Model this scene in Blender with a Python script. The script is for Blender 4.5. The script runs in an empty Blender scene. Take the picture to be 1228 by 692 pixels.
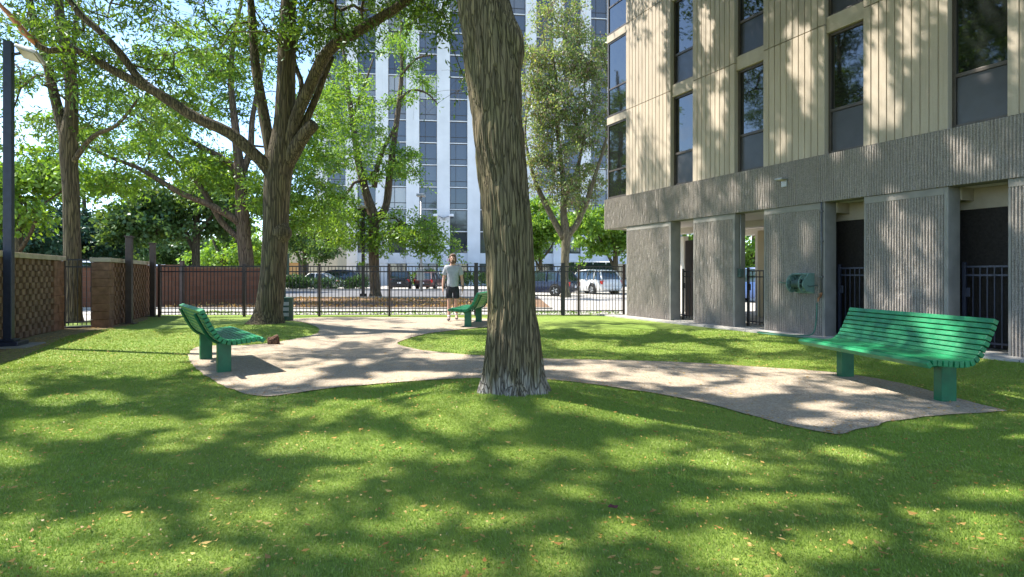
import bpy, bmesh, math, random
import numpy as np
from mathutils import Vector, Matrix, noise as mnoise

random.seed(7)
RNG = np.random.default_rng(11)
scene = bpy.context.scene
COL = scene.collection
PI = math.pi
F, CX, HY, CAMZ = 680.0, 614.0, 330.0, 1.25


def W(px, py, Z):
    """photo pixel at distance Z -> world point"""
    return Vector(((px - CX) / F * Z, Z, CAMZ + (HY - py) / F * Z))


def G(px, py):
    Z = F * CAMZ / (py - HY)
    return ((px - CX) / F * Z, Z)


# ------------------------------------------------------------------ object helpers
def link(o, parent=None):
    COL.objects.link(o)
    if parent is not None:
        o.parent = parent
    return o


def tag(o, label=None, cat=None, group=None, kind=None):
    if label: o['label'] = label
    if cat: o['category'] = cat
    if group: o['group'] = group
    if kind: o['kind'] = kind
    return o


def thing(name, label, cat, loc=(0, 0, 0), rz=0.0, group=None):
    o = bpy.data.objects.new(name, None)
    o.empty_display_size = 0.2
    COL.objects.link(o)
    o.location = loc
    o.rotation_euler = (0, 0, rz)
    return tag(o, label, cat, group)


def copy_tree(o, parent=None):
    c = o.copy()
    COL.objects.link(c)
    if parent is not None:
        c.parent = parent
    for ch in list(o.children):
        copy_tree(ch, c)
    return c


class MB:
    """collects shapes, builds ONE mesh object"""
    def __init__(s):
        s.v, s.f, s.m = [], [], []

    def add(s, verts, faces, mi=0):
        n = len(s.v)
        s.v += [tuple(p) for p in verts]
        s.f += [tuple(i + n for i in f) for f in faces]
        s.m += [mi] * len(faces)
        return s

    def box(s, x0, x1, y0, y1, z0, z1, mi=0, mat=None):
        vs = [Vector(p) for p in ((x0, y0, z0), (x1, y0, z0), (x1, y1, z0), (x0, y1, z0),
                                  (x0, y0, z1), (x1, y0, z1), (x1, y1, z1), (x0, y1, z1))]
        if mat is not None:
            vs = [mat @ p for p in vs]
        return s.add(vs, [(3, 2, 1, 0), (4, 5, 6, 7), (0, 1, 5, 4), (1, 2, 6, 5), (2, 3, 7, 6), (3, 0, 4, 7)], mi)

    def bbox(s, x0, x1, y0, y1, z0, z1, b=0.006, mi=0, mat=None):
        """bevelled box"""
        bm = bmesh.new()
        bmesh.ops.create_cube(bm, size=1)
        for v in bm.verts:
            v.co = Vector((x0 + (v.co.x + .5) * (x1 - x0), y0 + (v.co.y + .5) * (y1 - y0), z0 + (v.co.z + .5) * (z1 - z0)))
        bmesh.ops.bevel(bm, geom=list(bm.edges), offset=b, segments=2, profile=.6, affect='EDGES')
        vs = [v.co.copy() if mat is None else mat @ v.co for v in bm.verts]
        bm.verts.index_update()
        fs = [tuple(v.index for v in f.verts) for f in bm.faces]
        bm.free()
        return s.add(vs, fs, mi)

    def tube(s, pts, rad, n=8, mi=0, caps=True, sq=None):
        pts = [Vector(p) for p in pts]
        if not hasattr(rad, '__len__'):
            rad = [rad] * len(pts)
        rings = []
        up = Vector((0.13, 0.21, 1)).normalized()
        prev = None
        for i, p in enumerate(pts):
            t = (pts[min(i + 1, len(pts) - 1)] - pts[max(i - 1, 0)])
            t = t.normalized() if t.length > 1e-9 else Vector((0, 0, 1))
            if prev is None:
                a = t.cross(Vector((1, 0, 0)) if abs(t.x) < .9 else Vector((0, 1, 0))).normalized()
            else:
                a = (prev - t * prev.dot(t)).normalized()
            prev = a
            b = t.cross(a)
            rings.append([p + (a * math.cos(2 * PI * k / n) + b * math.sin(2 * PI * k / n)) * rad[i] for k in range(n)])
        vs = [q for r in rings for q in r]
        fs = []
        for i in range(len(pts) - 1):
            for k in range(n):
                k2 = (k + 1) % n
                fs.append((i * n + k, i * n + k2, (i + 1) * n + k2, (i + 1) * n + k))
        if caps:
            fs.append(tuple(range(n - 1, -1, -1)))
            fs.append(tuple((len(pts) - 1) * n + k for k in range(n)))
        return s.add(vs, fs, mi)

    def disc(s, c, axis, r, h, n=24, mi=0, r2=None):
        axis = Vector(axis).normalized()
        c = Vector(c)
        return s.tube([c - axis * h / 2, c + axis * h / 2], [r, r2 if r2 is not None else r], n, mi)

    def lathe(s, prof, c=(0, 0, 0), n=24, mi=0):
        c = Vector(c)
        vs, fs = [], []
        for (r, z) in prof:
            for k in range(n):
                vs.append(c + Vector((r * math.cos(2 * PI * k / n), r * math.sin(2 * PI * k / n), z)))
        for i in range(len(prof) - 1):
            for k in range(n):
                k2 = (k + 1) % n
                fs.append((i * n + k, i * n + k2, (i + 1) * n + k2, (i + 1) * n + k))
        fs.append(tuple(range(n - 1, -1, -1)))
        fs.append(tuple((len(prof) - 1) * n + k for k in range(n)))
        return s.add(vs, fs, mi)

    def prism(s, poly, y0, y1, mi=0, mat=None):
        """polygon in x,z extruded along y"""
        n = len(poly)
        vs = [Vector((x, y0, z)) for x, z in poly] + [Vector((x, y1, z)) for x, z in poly]
        if mat is not None:
            vs = [mat @ p for p in vs]
        fs = [tuple(range(n)), tuple(range(2 * n - 1, n - 1, -1))]
        for i in range(n):
            j = (i + 1) % n
            fs.append((j, i, n + i, n + j))
        return s.add(vs, fs, mi)

    def build(s, name, mats, parent=None, smooth=False, fix=False):
        me = bpy.data.meshes.new(name)
        me.from_pydata(s.v, [], s.f)
        if not isinstance(mats, (list, tuple)):
            mats = [mats]
        for m in mats:
            me.materials.append(m)
        if len(mats) > 1:
            me.polygons.foreach_set('material_index', s.m)
        if fix:
            bm = bmesh.new(); bm.from_mesh(me)
            bmesh.ops.recalc_face_normals(bm, faces=bm.faces)
            bm.to_mesh(me); bm.free()
        if smooth:
            me.polygons.foreach_set('use_smooth', [True] * len(me.polygons))
            if smooth == 'auto':
                me.set_sharp_from_angle(angle=math.radians(35))
        me.update()
        return link(bpy.data.objects.new(name, me), parent)


def np_mesh(name, verts, faces, mats, parent=None, smooth=False):
    """verts (n,3), faces (m,k) numpy"""
    me = bpy.data.meshes.new(name)
    n, (m, k) = len(verts), faces.shape
    me.vertices.add(n)
    me.vertices.foreach_set('co', np.ascontiguousarray(verts, dtype=np.float32).ravel())
    me.loops.add(m * k)
    me.loops.foreach_set('vertex_index', np.ascontiguousarray(faces, dtype=np.int32).ravel())
    me.polygons.add(m)
    me.polygons.foreach_set('loop_start', np.arange(0, m * k, k, dtype=np.int32))
    if smooth:
        me.polygons.foreach_set('use_smooth', np.ones(m, dtype=bool))
    for mm in (mats if isinstance(mats, (list, tuple)) else [mats]):
        me.materials.append(mm)
    me.update(calc_edges=True)
    return link(bpy.data.objects.new(name, me), parent)


def vnoise(u, v, pu=None, seed=0):
    """value noise on arrays, optionally periodic in u"""
    r = np.random.default_rng(seed).random((256, 256))
    ui, vi = np.floor(u).astype(int), np.floor(v).astype(int)
    fu, fv = u - ui, v - vi
    fu, fv = fu * fu * (3 - 2 * fu), fv * fv * (3 - 2 * fv)
    w = (lambda a: a % pu) if pu else (lambda a: a % 256)
    u0, u1, v0, v1 = w(ui), w(ui + 1), vi % 256, (vi + 1) % 256
    return (r[u0, v0] * (1 - fu) * (1 - fv) + r[u1, v0] * fu * (1 - fv) + r[u0, v1] * (1 - fu) * fv + r[u1, v1] * fu * fv)


# ------------------------------------------------------------------ materials
class NT:
    def __init__(s, name):
        s.mat = bpy.data.materials.new(name)
        s.mat.use_nodes = True
        s.t = s.mat.node_tree
        s.t.nodes.clear()
        s.out = s.n('ShaderNodeOutputMaterial')

    def n(s, typ, **kw):
        nd = s.t.nodes.new(typ)
        for k, v in kw.items():
            setattr(nd, k, v)
        return nd

    def l(s, a, b):
        s.t.links.new(a, b)

    def coord(s, kind='Object', scale=(1, 1, 1), rot=(0, 0, 0)):
        tc = s.n('ShaderNodeTexCoord')
        mp = s.n('ShaderNodeMapping')
        mp.inputs['Scale'].default_value = scale
        mp.inputs['Rotation'].default_value = rot
        s.l(tc.outputs[kind], mp.inputs['Vector'])
        return mp.outputs['Vector']

    def noise(s, vec, scale, detail=4, rough=.55, dist=0):
        nd = s.n('ShaderNodeTexNoise')
        nd.inputs['Scale'].default_value = scale
        nd.inputs['Detail'].default_value = detail
        nd.inputs['Roughness'].default_value = rough
        nd.inputs['Distortion'].default_value = dist
        s.l(vec, nd.inputs['Vector'])
        return nd.outputs['Fac']

    def ramp(s, fac, stops):
        r = s.n('ShaderNodeValToRGB')
        els = r.color_ramp.elements
        while len(els) < len(stops):
            els.new(.5)
        for e, (p, c) in zip(els, stops):
            e.position = p
            e.color = (*c, 1) if len(c) == 3 else c
        s.l(fac, r.inputs['Fac'])
        return r.outputs['Color']

    def mix(s, fac, a, b, mode='MIX'):
        m = s.n('ShaderNodeMix', data_type='RGBA', blend_type=mode)
        for sock, v in ((m.inputs[0], fac), (m.inputs[6], a), (m.inputs[7], b)):
            if isinstance(v, (int, float)):
                sock.default_value = v
            elif isinstance(v, tuple):
                sock.default_value = (*v, 1)
            else:
                s.l(v, sock)
        return m.outputs[2]

    def math(s, op, a, b=None):
        m = s.n('ShaderNodeMath', operation=op)
        for sock, v in ((m.inputs[0], a), (m.inputs[1], b)):
            if v is None: continue
            if isinstance(v, (int, float)): sock.default_value = v
            else: s.l(v, sock)
        return m.outputs[0]

    def bump(s, h, strength=.5, dist=.01, normal=None):
        b = s.n('ShaderNodeBump')
        b.inputs['Strength'].default_value = strength
        b.inputs['Distance'].default_value = dist
        s.l(h, b.inputs['Height'])
        if normal is not None: s.l(normal, b.inputs['Normal'])
        return b.outputs['Normal']

    def bsdf(s, col, rough=.7, metal=0, spec=.5, normal=None, **kw):
        p = s.n('ShaderNodeBsdfPrincipled')
        if isinstance(col, tuple): p.inputs['Base Color'].default_value = (*col, 1)
        else: s.l(col, p.inputs['Base Color'])
        if isinstance(rough, (int, float)): p.inputs['Roughness'].default_value = rough
        else: s.l(rough, p.inputs['Roughness'])
        p.inputs['Metallic'].default_value = metal
        p.inputs['Specular IOR Level'].default_value = spec
        if normal is not None: s.l(normal, p.inputs['Normal'])
        for k, v in kw.items():
            p.inputs[k].default_value = v
        s.l(p.outputs[0], s.out.inputs['Surface'])
        return s.mat


def m_plain(name, col, rough=.6, metal=0, var=.15, scale=8, bump=0.0, bscale=60, spec=.5, kind='Object'):
    t = NT(name)
    v = t.coord(kind)
    a = t.noise(v, scale, 5)
    dark = tuple(c * (1 - var) for c in col)
    lite = tuple(min(1, c * (1 + var)) for c in col)
    c = t.ramp(a, [(.3, dark), (.7, lite)])
    nrm = t.bump(t.noise(v, bscale, 3), .6, bump) if bump else None
    rg = t.ramp(t.noise(v, scale * 2.3, 3), [(.3, (rough * .85,) * 3), (.7, (min(1, rough * 1.12),) * 3)])
    return t.bsdf(c, rg, metal, spec, nrm)


def m_leaf(name, c0, c1, c2, trans=.45):
    t = NT(name)
    g = t.n('ShaderNodeNewGeometry')
    col = t.ramp(g.outputs['Random Per Island'], [(0, c0), (.5, c1), (.92, c2), (1, (c2[0] * 1.25, c2[1], c2[2] * .7))])
    v = t.coord('Object')
    big = t.noise(v, .9, 2)
    col = t.mix(.35, col, t.ramp(big, [(.35, c0), (.65, c2)]))
    d = t.n('ShaderNodeBsdfDiffuse'); t.l(col, d.inputs[0])
    tr = t.n('ShaderNodeBsdfTranslucent')
    tc = t.mix(1.0, col, (1.25, 1.15, .55), 'MULTIPLY'); t.l(tc, tr.inputs[0])
    gl = t.n('ShaderNodeBsdfGlossy'); gl.inputs['Roughness'].default_value = .45
    gl.inputs[0].default_value = (.75, .8, .85, 1)
    m1 = t.n('ShaderNodeMixShader'); m1.inputs[0].default_value = trans
    t.l(d.outputs[0], m1.inputs[1]); t.l(tr.outputs[0], m1.inputs[2])
    m2 = t.n('ShaderNodeMixShader'); m2.inputs[0].default_value = .04
    t.l(m1.outputs[0], m2.inputs[1]); t.l(gl.outputs[0], m2.inputs[2])
    t.l(m2.outputs[0], t.out.inputs['Surface'])
    return t.mat


def m_bark(name, dark, lite, zs=.18, scale=22, bump=.02, pale_base=None):
    t = NT(name)
    v0 = t.coord('Object', (1, 1, zs))
    wn = t.n('ShaderNodeTexNoise'); wn.inputs['Scale'].default_value = scale * .45; wn.inputs['Detail'].default_value = 3
    t.l(v0, wn.inputs['Vector'])
    wv = t.n('ShaderNodeVectorMath', operation='MULTIPLY_ADD')
    t.l(wn.outputs['Color'], wv.inputs[0]); wv.inputs[1].default_value = (1.5 / scale, 1.5 / scale, .8 / scale); t.l(v0, wv.inputs[2])
    vo = t.n('ShaderNodeTexVoronoi', feature='DISTANCE_TO_EDGE'); vo.inputs['Scale'].default_value = scale
    t.l(wv.outputs[0], vo.inputs['Vector'])
    vc = t.n('ShaderNodeTexVoronoi'); vc.inputs['Scale'].default_value = scale
    t.l(wv.outputs[0], vc.inputs['Vector'])
    edge = t.ramp(vo.outputs['Distance'], [(.0, (0, 0, 0)), (.03, (.25,) * 3), (.13, (1, 1, 1))])
    a = t.noise(v0, scale * 1.6, 6, .7, .6)
    b = t.noise(t.coord('Object', (1, 1, .5)), 4, 4, .6)
    plate = t.ramp(a, [(.25, tuple((x + y) / 2 for x, y in zip(dark, lite))), (.55, lite), (.8, tuple(x * 1.35 for x in lite))])
    bw = t.n('ShaderNodeRGBToBW'); t.l(vc.outputs['Color'], bw.inputs[0])
    plate = t.mix(.55, plate, t.mix(1.0, plate, t.ramp(bw.outputs[0], [(.2, (.6,) * 3), (.8, (1.45, 1.4, 1.3))]), 'MULTIPLY'))
    col = t.mix(edge, dark, plate)
    col = t.mix(t.ramp(b, [(.4, (0, 0, 0)), (.75, (.5,) * 3)]), col, t.mix(1.0, col, (.8, 1.0, .62), 'MULTIPLY'))
    if pale_base:
        # dry pale bark low down on the trunk, a real colour change with ragged edge
        sep = t.n('ShaderNodeSeparateXYZ'); t.l(t.coord('Object'), sep.inputs[0])
        e = t.math('ADD', sep.outputs['Z'], t.math('MULTIPLY', t.noise(t.coord('Object', (1, 1, .35)), 9, 5), pale_base[1]))
        f = t.ramp(e, [(pale_base[0], (1, 1, 1)), (min(1, pale_base[0] + .28), (0, 0, 0))])
        pale = t.mix(edge, (.085, .075, .065), t.ramp(a, [(.25, (.26, .235, .205)), (.6, (.46, .42, .37))]))
        col = t.mix(f, col, pale)
    h = t.math('ADD', t.math('MULTIPLY', edge, .8), t.math('MULTIPLY', a, .5))
    return t.bsdf(col, .92, 0, .2, t.bump(h, 1.0, bump))


def m_glass(name, tint=(.02, .025, .025), rough=.03, var=None):
    t = NT(name)
    if var:
        oi = t.n('ShaderNodeObjectInfo')
        v = t.coord('Object')
        n = t.n('ShaderNodeTexWhiteNoise', noise_dimensions='1D')
        t.l(oi.outputs['Random'], n.inputs['W'])
        base = t.ramp(n.outputs['Value'], [(0, tint), (.3, tint), (.45, var), (.6, tint), (.72, (.30, .29, .27)), (.85, tint), (1, (.5, .48, .44))])
        col = base
    else:
        col = tint
    nz = t.bump(t.noise(t.coord('Object'), 1.3, 2), .06, .05)
    return t.bsdf(col, rough, 0, .9, nz, **{'Coat Weight': .6, 'Coat Roughness': .02})


M = {}
# lawn: artificial turf sheet
t = NT('turf_sheet')
v = t.coord('Object')
big = t.noise(v, .55, 4)
fine = t.noise(v, 140, 3, .7)
mid = t.noise(v, 9, 4, .65)
c = t.ramp(fine, [(.3, (.16, .25, .034)), (.7, (.25, .355, .06))])
c = t.mix(t.ramp(big, [(.35, (0, 0, 0)), (.7, (.5,) * 3)]), c, (.27, .31, .075))
c = t.mix(t.ramp(mid, [(.45, (0, 0, 0)), (.75, (.35,) * 3)]), c, (.06, .11, .02))
M['turf'] = t.bsdf(c, .8, 0, .25, t.bump(fine, .9, .02))
# blades
t = NT('turf_blade')
g = t.n('ShaderNodeNewGeometry')
c = t.ramp(g.outputs['Random Per Island'], [(0, (.20, .32, .042)), (.5, (.245, .37, .052)), (.9, (.29, .41, .065)), (.97, (.38, .40, .13)), (1, (.44, .42, .19))])
c = t.mix(t.ramp(t.noise(t.coord('Object'), .8, 4), [(.35, (0, 0, 0)), (.7, (.4,) * 3)]), c, (.36, .38, .085))
d = t.n('ShaderNodeBsdfDiffuse'); t.l(c, d.inputs[0])
tr = t.n('ShaderNodeBsdfTranslucent'); t.l(c, tr.inputs[0])
gl = t.n('ShaderNodeBsdfGlossy'); gl.inputs['Roughness'].default_value = .4
m1 = t.n('ShaderNodeMixShader'); m1.inputs[0].default_value = .3
t.l(d.outputs[0], m1.inputs[1]); t.l(tr.outputs[0], m1.inputs[2])
m2 = t.n('ShaderNodeMixShader'); m2.inputs[0].default_value = .02
t.l(m1.outputs[0], m2.inputs[1]); t.l(gl.outputs[0], m2.inputs[2])
t.l(m2.outputs[0], t.out.inputs['Surface'])
M['blade'] = t.mat
# granite path
t = NT('granite_path')
v = t.coord('Object')
vo = t.n('ShaderNodeTexVoronoi'); vo.inputs['Scale'].default_value = 70; t.l(v, vo.inputs['Vector'])
sp = t.ramp(vo.outputs['Color'], [(0, (.20, .158, .115)), (.5, (.37, .305, .23)), (1, (.50, .435, .345))])
dust = t.noise(v, 1.4, 5, .6)
c = t.mix(t.ramp(dust, [(.35, (0, 0, 0)), (.7, (.6,) * 3)]), sp, (.45, .365, .26))
c = t.mix(t.ramp(t.noise(v, 22, 4), [(.5, (0, 0, 0)), (.75, (.5,) * 3)]), c, (.26, .215, .17))
hn = t.math('ADD', vo.outputs['Distance'], t.noise(v, 25, 3))
M['path'] = t.bsdf(c, .95, 0, .15, t.bump(hn, .7, .012))
M['concrete'] = m_plain('pale_concrete', (.36, .34, .305), .9, 0, .18, 2.5, .004, 90, .2)
M['asphalt'] = m_plain('asphalt', (.13, .13, .135), .92, 0, .25, 1.2, .004, 160, .2)
M['mulch'] = m_plain('mulch', (.20, .13, .085), .95, 0, .5, 14, .03, 45, .1)
M['earth'] = m_plain('earth', (.11, .13, .06), .95, 0, .4, .4, .02, 12, .1)
M['paint_white'] = m_plain('road_paint', (.75, .75, .72), .8, 0, .1, 6)
# ribbed concrete (base)
t = NT('fluted_concrete')
v = t.coord('Object')
agg = t.n('ShaderNodeTexVoronoi'); agg.inputs['Scale'].default_value = 75; t.l(v, agg.inputs['Vector'])
c = t.ramp(agg.outputs['Color'], [(0, (.165, .145, .128)), (.5, (.285, .253, .225)), (1, (.42, .375, .335))])
c = t.mix(t.ramp(t.noise(t.coord('Object', (1, 1, .35)), 2.2, 5), [(.3, (0, 0, 0)), (.72, (.55,) * 3)]), c, (.21, .187, .167))
M['fluted'] = t.bsdf(c, .95, 0, .15, t.bump(t.noise(v, 85, 4, .7), .4, .006))
M['smooth_conc'] = m_plain('smooth_concrete', (.24, .225, .205), .9, 0, .16, 3, .003, 70, .2)
# beige ribbed metal / fibre panel
t = NT('beige_panel')
v = t.coord('Object')
c = t.ramp(t.noise(t.coord('Object', (1, 1, .12)), 4, 5), [(.3, (.36, .305, .24)), (.7, (.45, .385, .305))])
c = t.mix(t.ramp(t.noise(v, 30, 4), [(.5, (0, 0, 0)), (.8, (.35,) * 3)]), c, (.30, .25, .185))
oi = t.n('ShaderNodeObjectInfo')
c = t.mix(1.0, c, t.ramp(oi.outputs['Random'], [(0, (.9, .9, .9)), (1, (1.06, 1.05, 1.03))]), 'MULTIPLY')
stk = t.noise(t.coord('Object', (6, 6, .25)), 3, 4, .6)
c = t.mix(t.ramp(stk, [(.52, (0, 0, 0)), (.75, (.45,) * 3)]), c, (.27, .225, .17))
M['beige'] = t.bsdf(c, .8, 0, .3, t.bump(t.noise(v, 60, 3), .3, .004))
M['beige_plain'] = m_plain('beige_paint', (.40, .345, .27), .75, 0, .12, 4, .003, 50, .3)
M['brown_frame'] = m_plain('brown_frame', (.075, .062, .052), .45, .3, .2, 6)
M['spandrel'] = m_plain('dark_spandrel', (.035, .034, .036), .35, 0, .25, 3, 0, 60, .6)
M['glass_dark'] = m_glass('window_glass', (.012, .014, .013))
M['glass_tower'] = m_glass('tower_glass', (.035, .04, .05), .06, (.10, .11, .125))
M['tower_white'] = m_plain('tower_white', (.71, .71, .71), .75, 0, .08, .5, 0, 60, .3)
M['tower_frame'] = m_plain('tower_frame', (.06, .055, .055), .5, .2, .15, 4)
M['ceiling'] = m_plain('ceiling_paint', (.72, .68, .62), .85, 0, .06, 2)
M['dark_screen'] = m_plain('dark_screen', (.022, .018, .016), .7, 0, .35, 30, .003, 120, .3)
M['iron'] = m_plain('black_iron', (.022, .019, .019), .45, .2, .25, 20, .001, 200)
M['rust_iron'] = m_plain('brown_iron', (.055, .034, .028), .5, .2, .3, 14, .001, 200)
M['navy_iron'] = m_plain('navy_black_iron', (.02, .024, .045), .4, .2, .2, 12)
M['brown_post'] = m_plain('brown_post', (.055, .036, .030), .5, .2, .25, 5, .001, 150)
# bench green
t = NT('bench_green')
v = t.coord('Object')
c = t.ramp(t.noise(v, 7, 5), [(.3, (.006, .14, .05)), (.7, (.012, .23, .083))])
c = t.mix(t.ramp(t.noise(v, 55, 4), [(.55, (0, 0, 0)), (.8, (.5,) * 3)]), c, (.05, .26, .15))
M['green'] = t.bsdf(c, t.ramp(t.noise(v, 18, 4), [(.3, (.3,) * 3), (.7, (.5,) * 3)]), 0, .5, t.bump(t.noise(t.coord('Object', (1, 8, 8)), 14, 3), .25, .003))
M['green_leg'] = m_plain('green_leg', (.006, .115, .05), .42, 0, .2, 9, .001, 150)
# block walls
M['block'] = m_plain('split_block', (.205, .135, .092), .95, 0, .32, 6, .012, 70, .15)
M['block_dark'] = m_plain('split_block_recess', (.165, .10, .068), .95, 0, .3, 6, .012, 70, .15)
M['block_red'] = m_plain('red_block', (.215, .12, .078), .95, 0, .34, 6, .012, 70, .15)
M['cap'] = m_plain('wall_cap', (.40, .33, .24), .9, 0, .16, 5, .004, 90, .2)
t = NT('red_brick')
br = t.n('ShaderNodeTexBrick')
t.l(t.coord('Object', (1, 1, 1), (PI / 2, 0, 0)), br.inputs['Vector'])
br.inputs['Scale'].default_value = 1
br.inputs['Brick Width'].default_value = .4; br.inputs['Row Height'].default_value = .2
br.inputs['Mortar Size'].default_value = .012
br.inputs['Color1'].default_value = (.20, .085, .05, 1); br.inputs['Color2'].default_value = (.28, .125, .075, 1)
br.inputs['Mortar'].default_value = (.17, .13, .105, 1)
M['brick'] = t.bsdf(t.mix(t.noise(t.coord('Object'), 9, 4), br.outputs['Color'], (.16, .08, .055)), .92, 0, .15, t.bump(br.outputs['Fac'], -.4, .01))
# bark
M['bark_big'] = m_bark('locust_bark_big', (.085, .066, .04), (.175, .138, .085), .055, 36, .018, (.55, .75))
M['bark'] = m_bark('locust_bark', (.055, .044, .031), (.145, .115, .074), .07, 22, .025)
M['bark_red'] = m_bark('reddish_bark', (.075, .052, .04), (.20, .15, .115), .07, 22, .025)
M['bark_pale'] = m_bark('pale_bark', (.09, .078, .055), (.21, .18, .12), .08, 24, .015)
M['rawwood'] = m_plain('torn_wood', (.42, .17, .07), .85, 0, .3, 20, .004, 60)
# leaves
M['leaf_locust'] = m_leaf('locust_leaf', (0.056, 0.131, 0.015), (0.106, 0.206, 0.027), (0.169, 0.288, 0.040))
M['leaf_bright'] = m_leaf('bright_leaf', (0.106, 0.225, 0.022), (0.169, 0.325, 0.037), (0.250, 0.413, 0.056), .5)
M['leaf_sparse'] = m_leaf('sparse_leaf', (0.122, 0.203, 0.048), (0.212, 0.308, 0.090), (0.325, 0.390, 0.138))
M['leaf_dark'] = m_leaf('dark_leaf', (.028, .075, .02), (.05, .11, .03), (.085, .16, .045), .3)
M['leaf_teal'] = m_leaf('spruce_leaf', (.022, .07, .038), (.045, .11, .06), (.08, .16, .085), .2)
M['leaf_maple'] = m_leaf('maple_leaf', (0.044, 0.106, 0.022), (0.088, 0.169, 0.037), (0.150, 0.237, 0.062), .35)
M['seed'] = m_leaf('seed_pod', (.19, .135, .10), (.28, .21, .155), (.36, .28, .21), .3)
M['leaf_litter'] = m_leaf('leaf_litter', (.26, .11, .035), (.52, .29, .07), (.60, .44, .16), .2)
M['plum'] = m_plain('plum_leaf', (.10, .02, .025), .7)
# misc
M['tyre'] = m_plain('tyre', (.015, .015, .015), .85)
M['rim'] = m_plain('rim', (.45, .45, .46), .35, .8, .1)
M['car_glass'] = m_glass('car_glass', (.02, .035, .035), .05)
M['car_white'] = m_plain('car_white', (.78, .78, .76), .25, 0, .03, 2, 0, 60, .6)
M['car_silver'] = m_plain('car_silver', (.60, .60, .58), .3, .3, .04, 2, 0, 60, .6)
M['car_black'] = m_plain('car_black', (.018, .018, .02), .25, 0, .1, 2, 0, 60, .6)
M['car_navy'] = m_plain('car_navy', (.02, .03, .07), .25, 0, .1, 2, 0, 60, .6)
M['car_blue'] = m_plain('car_blue', (.05, .10, .25), .25, 0, .1, 2, 0, 60, .6)
M['car_pale'] = m_plain('car_pale_blue', (.45, .55, .72), .3, .1, .05, 2, 0, 60, .6)
M['car_maroon'] = m_plain('car_maroon', (.08, .03, .03), .3, .1, .1, 2, 0, 60, .6)
M['tail_red'] = m_plain('tail_lamp', (.62, .02, .015), .2, 0, .1, 8)
M['lamp_white'] = m_plain('head_lamp', (.8, .8, .78), .15, 0, .05, 8)
M['black_plastic'] = m_plain('black_plastic', (.02, .02, .021), .6)
M['lens'] = m_plain('lamp_lens', (.40, .35, .24), .35, 0, .15, 12)
M['grey_metal'] = m_plain('galvanised', (.36, .36, .35), .45, .5, .12, 10)
M['reel'] = m_plain('reel_plastic', (.135, .225, .185), .55, 0, .15, 10, .002, 60)
M['reel_dark'] = m_plain('reel_dark', (.05, .085, .07), .6, 0, .2, 10)
M['hose'] = m_plain('hose', (.02, .13, .08), .5, 0, .2, 12)
M['copper'] = m_plain('brass_tap', (.35, .17, .08), .4, .7, .2, 12)
M['pipe_paint'] = m_plain('pipe_paint', (.10, .10, .10), .5, .2, .2, 12)
M['waste_green'] = m_plain('waste_station_green', (.018, .055, .04), .5, .1, .2, 9)
M['sign_white'] = m_plain('sign_white', (.74, .74, .76), .5, 0, .05)
M['sign_pink'] = m_plain('sign_band', (.66, .45, .62), .5, 0, .05)
M['skin'] = m_plain('skin', (.48, .27, .19), .55, 0, .1, 14, 0, 60, .4)
M['hair'] = m_plain('hair', (.11, .055, .032), .7, 0, .35, 60, .004, 120)
M['tee'] = m_plain('grey_tee', (.33, .34, .37), .9, 0, .1, 16, .004, 30, .15)
M['shorts'] = m_plain('dark_shorts', (.03, .03, .036), .9, 0, .2, 16, .004, 40, .15)
M['shoe'] = m_plain('shoe', (.16, .12, .12), .8, 0, .2, 20)
M['sock'] = m_plain('sock', (.6, .58, .55), .9)
M['orange_wall'] = m_plain('orange_wall', (.62, .36, .14), .8, 0, .1)
M['annex_beige'] = m_plain('annex_beige', (.62, .52, .35), .85, 0, .08, 1.2)
M['stump_wood'] = m_bark('stump_bark', (.05, .03, .022), (.16, .085, .06), .3, 30, .02)

# ------------------------------------------------------------------ sun and sky
SUN = Vector((-.738, .19, 1.0)).normalized()
elev = math.asin(SUN.z)
az = math.atan2(SUN.x, SUN.y)
world = bpy.data.worlds.new('World'); scene.world = world
world.use_nodes = True
wt = world.node_tree; wt.nodes.clear()
wo = wt.nodes.new('ShaderNodeOutputWorld'); bg = wt.nodes.new('ShaderNodeBackground')
sky = wt.nodes.new('ShaderNodeTexSky'); sky.sky_type = 'NISHITA'; sky.sun_disc = False
sky.sun_elevation = elev; sky.sun_rotation = az
sky.air_density = .9; sky.dust_density = .1; sky.ozone_density = 3.0
bg.inputs['Strength'].default_value = .15
tc = wt.nodes.new('ShaderNodeTexCoord'); mp = wt.nodes.new('ShaderNodeMapping')
mp.inputs['Scale'].default_value = (1, 1, 2.2); mp.inputs['Location'].default_value = (.3, 1.2, .15)
wt.links.new(tc.outputs['Generated'], mp.inputs['Vector'])
nz = wt.nodes.new('ShaderNodeTexNoise'); nz.inputs['Scale'].default_value = 2.6; nz.inputs['Detail'].default_value = 8
nz.inputs['Roughness'].default_value = .58
wt.links.new(mp.outputs['Vector'], nz.inputs['Vector'])
rp = wt.nodes.new('ShaderNodeValToRGB'); rp.color_ramp.elements[0].position = .55; rp.color_ramp.elements[1].position = .74
wt.links.new(nz.outputs['Fac'], rp.inputs['Fac'])
mx = wt.nodes.new('ShaderNodeMix'); mx.data_type = 'RGBA'
wt.links.new(rp.outputs['Color'], mx.inputs[0]); wt.links.new(sky.outputs['Color'], mx.inputs[6])
mx.inputs[7].default_value = (4.6, 4.7, 4.9, 1)
wt.links.new(mx.outputs[2], bg.inputs['Color']); wt.links.new(bg.outputs[0], wo.inputs['Surface'])

sd = bpy.data.lights.new('sun', 'SUN'); sd.energy = 4.8; sd.angle = math.radians(.75); sd.color = (1, .945, .86)
so = link(bpy.data.objects.new('sun', sd)); so.rotation_euler = SUN.to_track_quat('Z', 'Y').to_euler()

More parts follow.
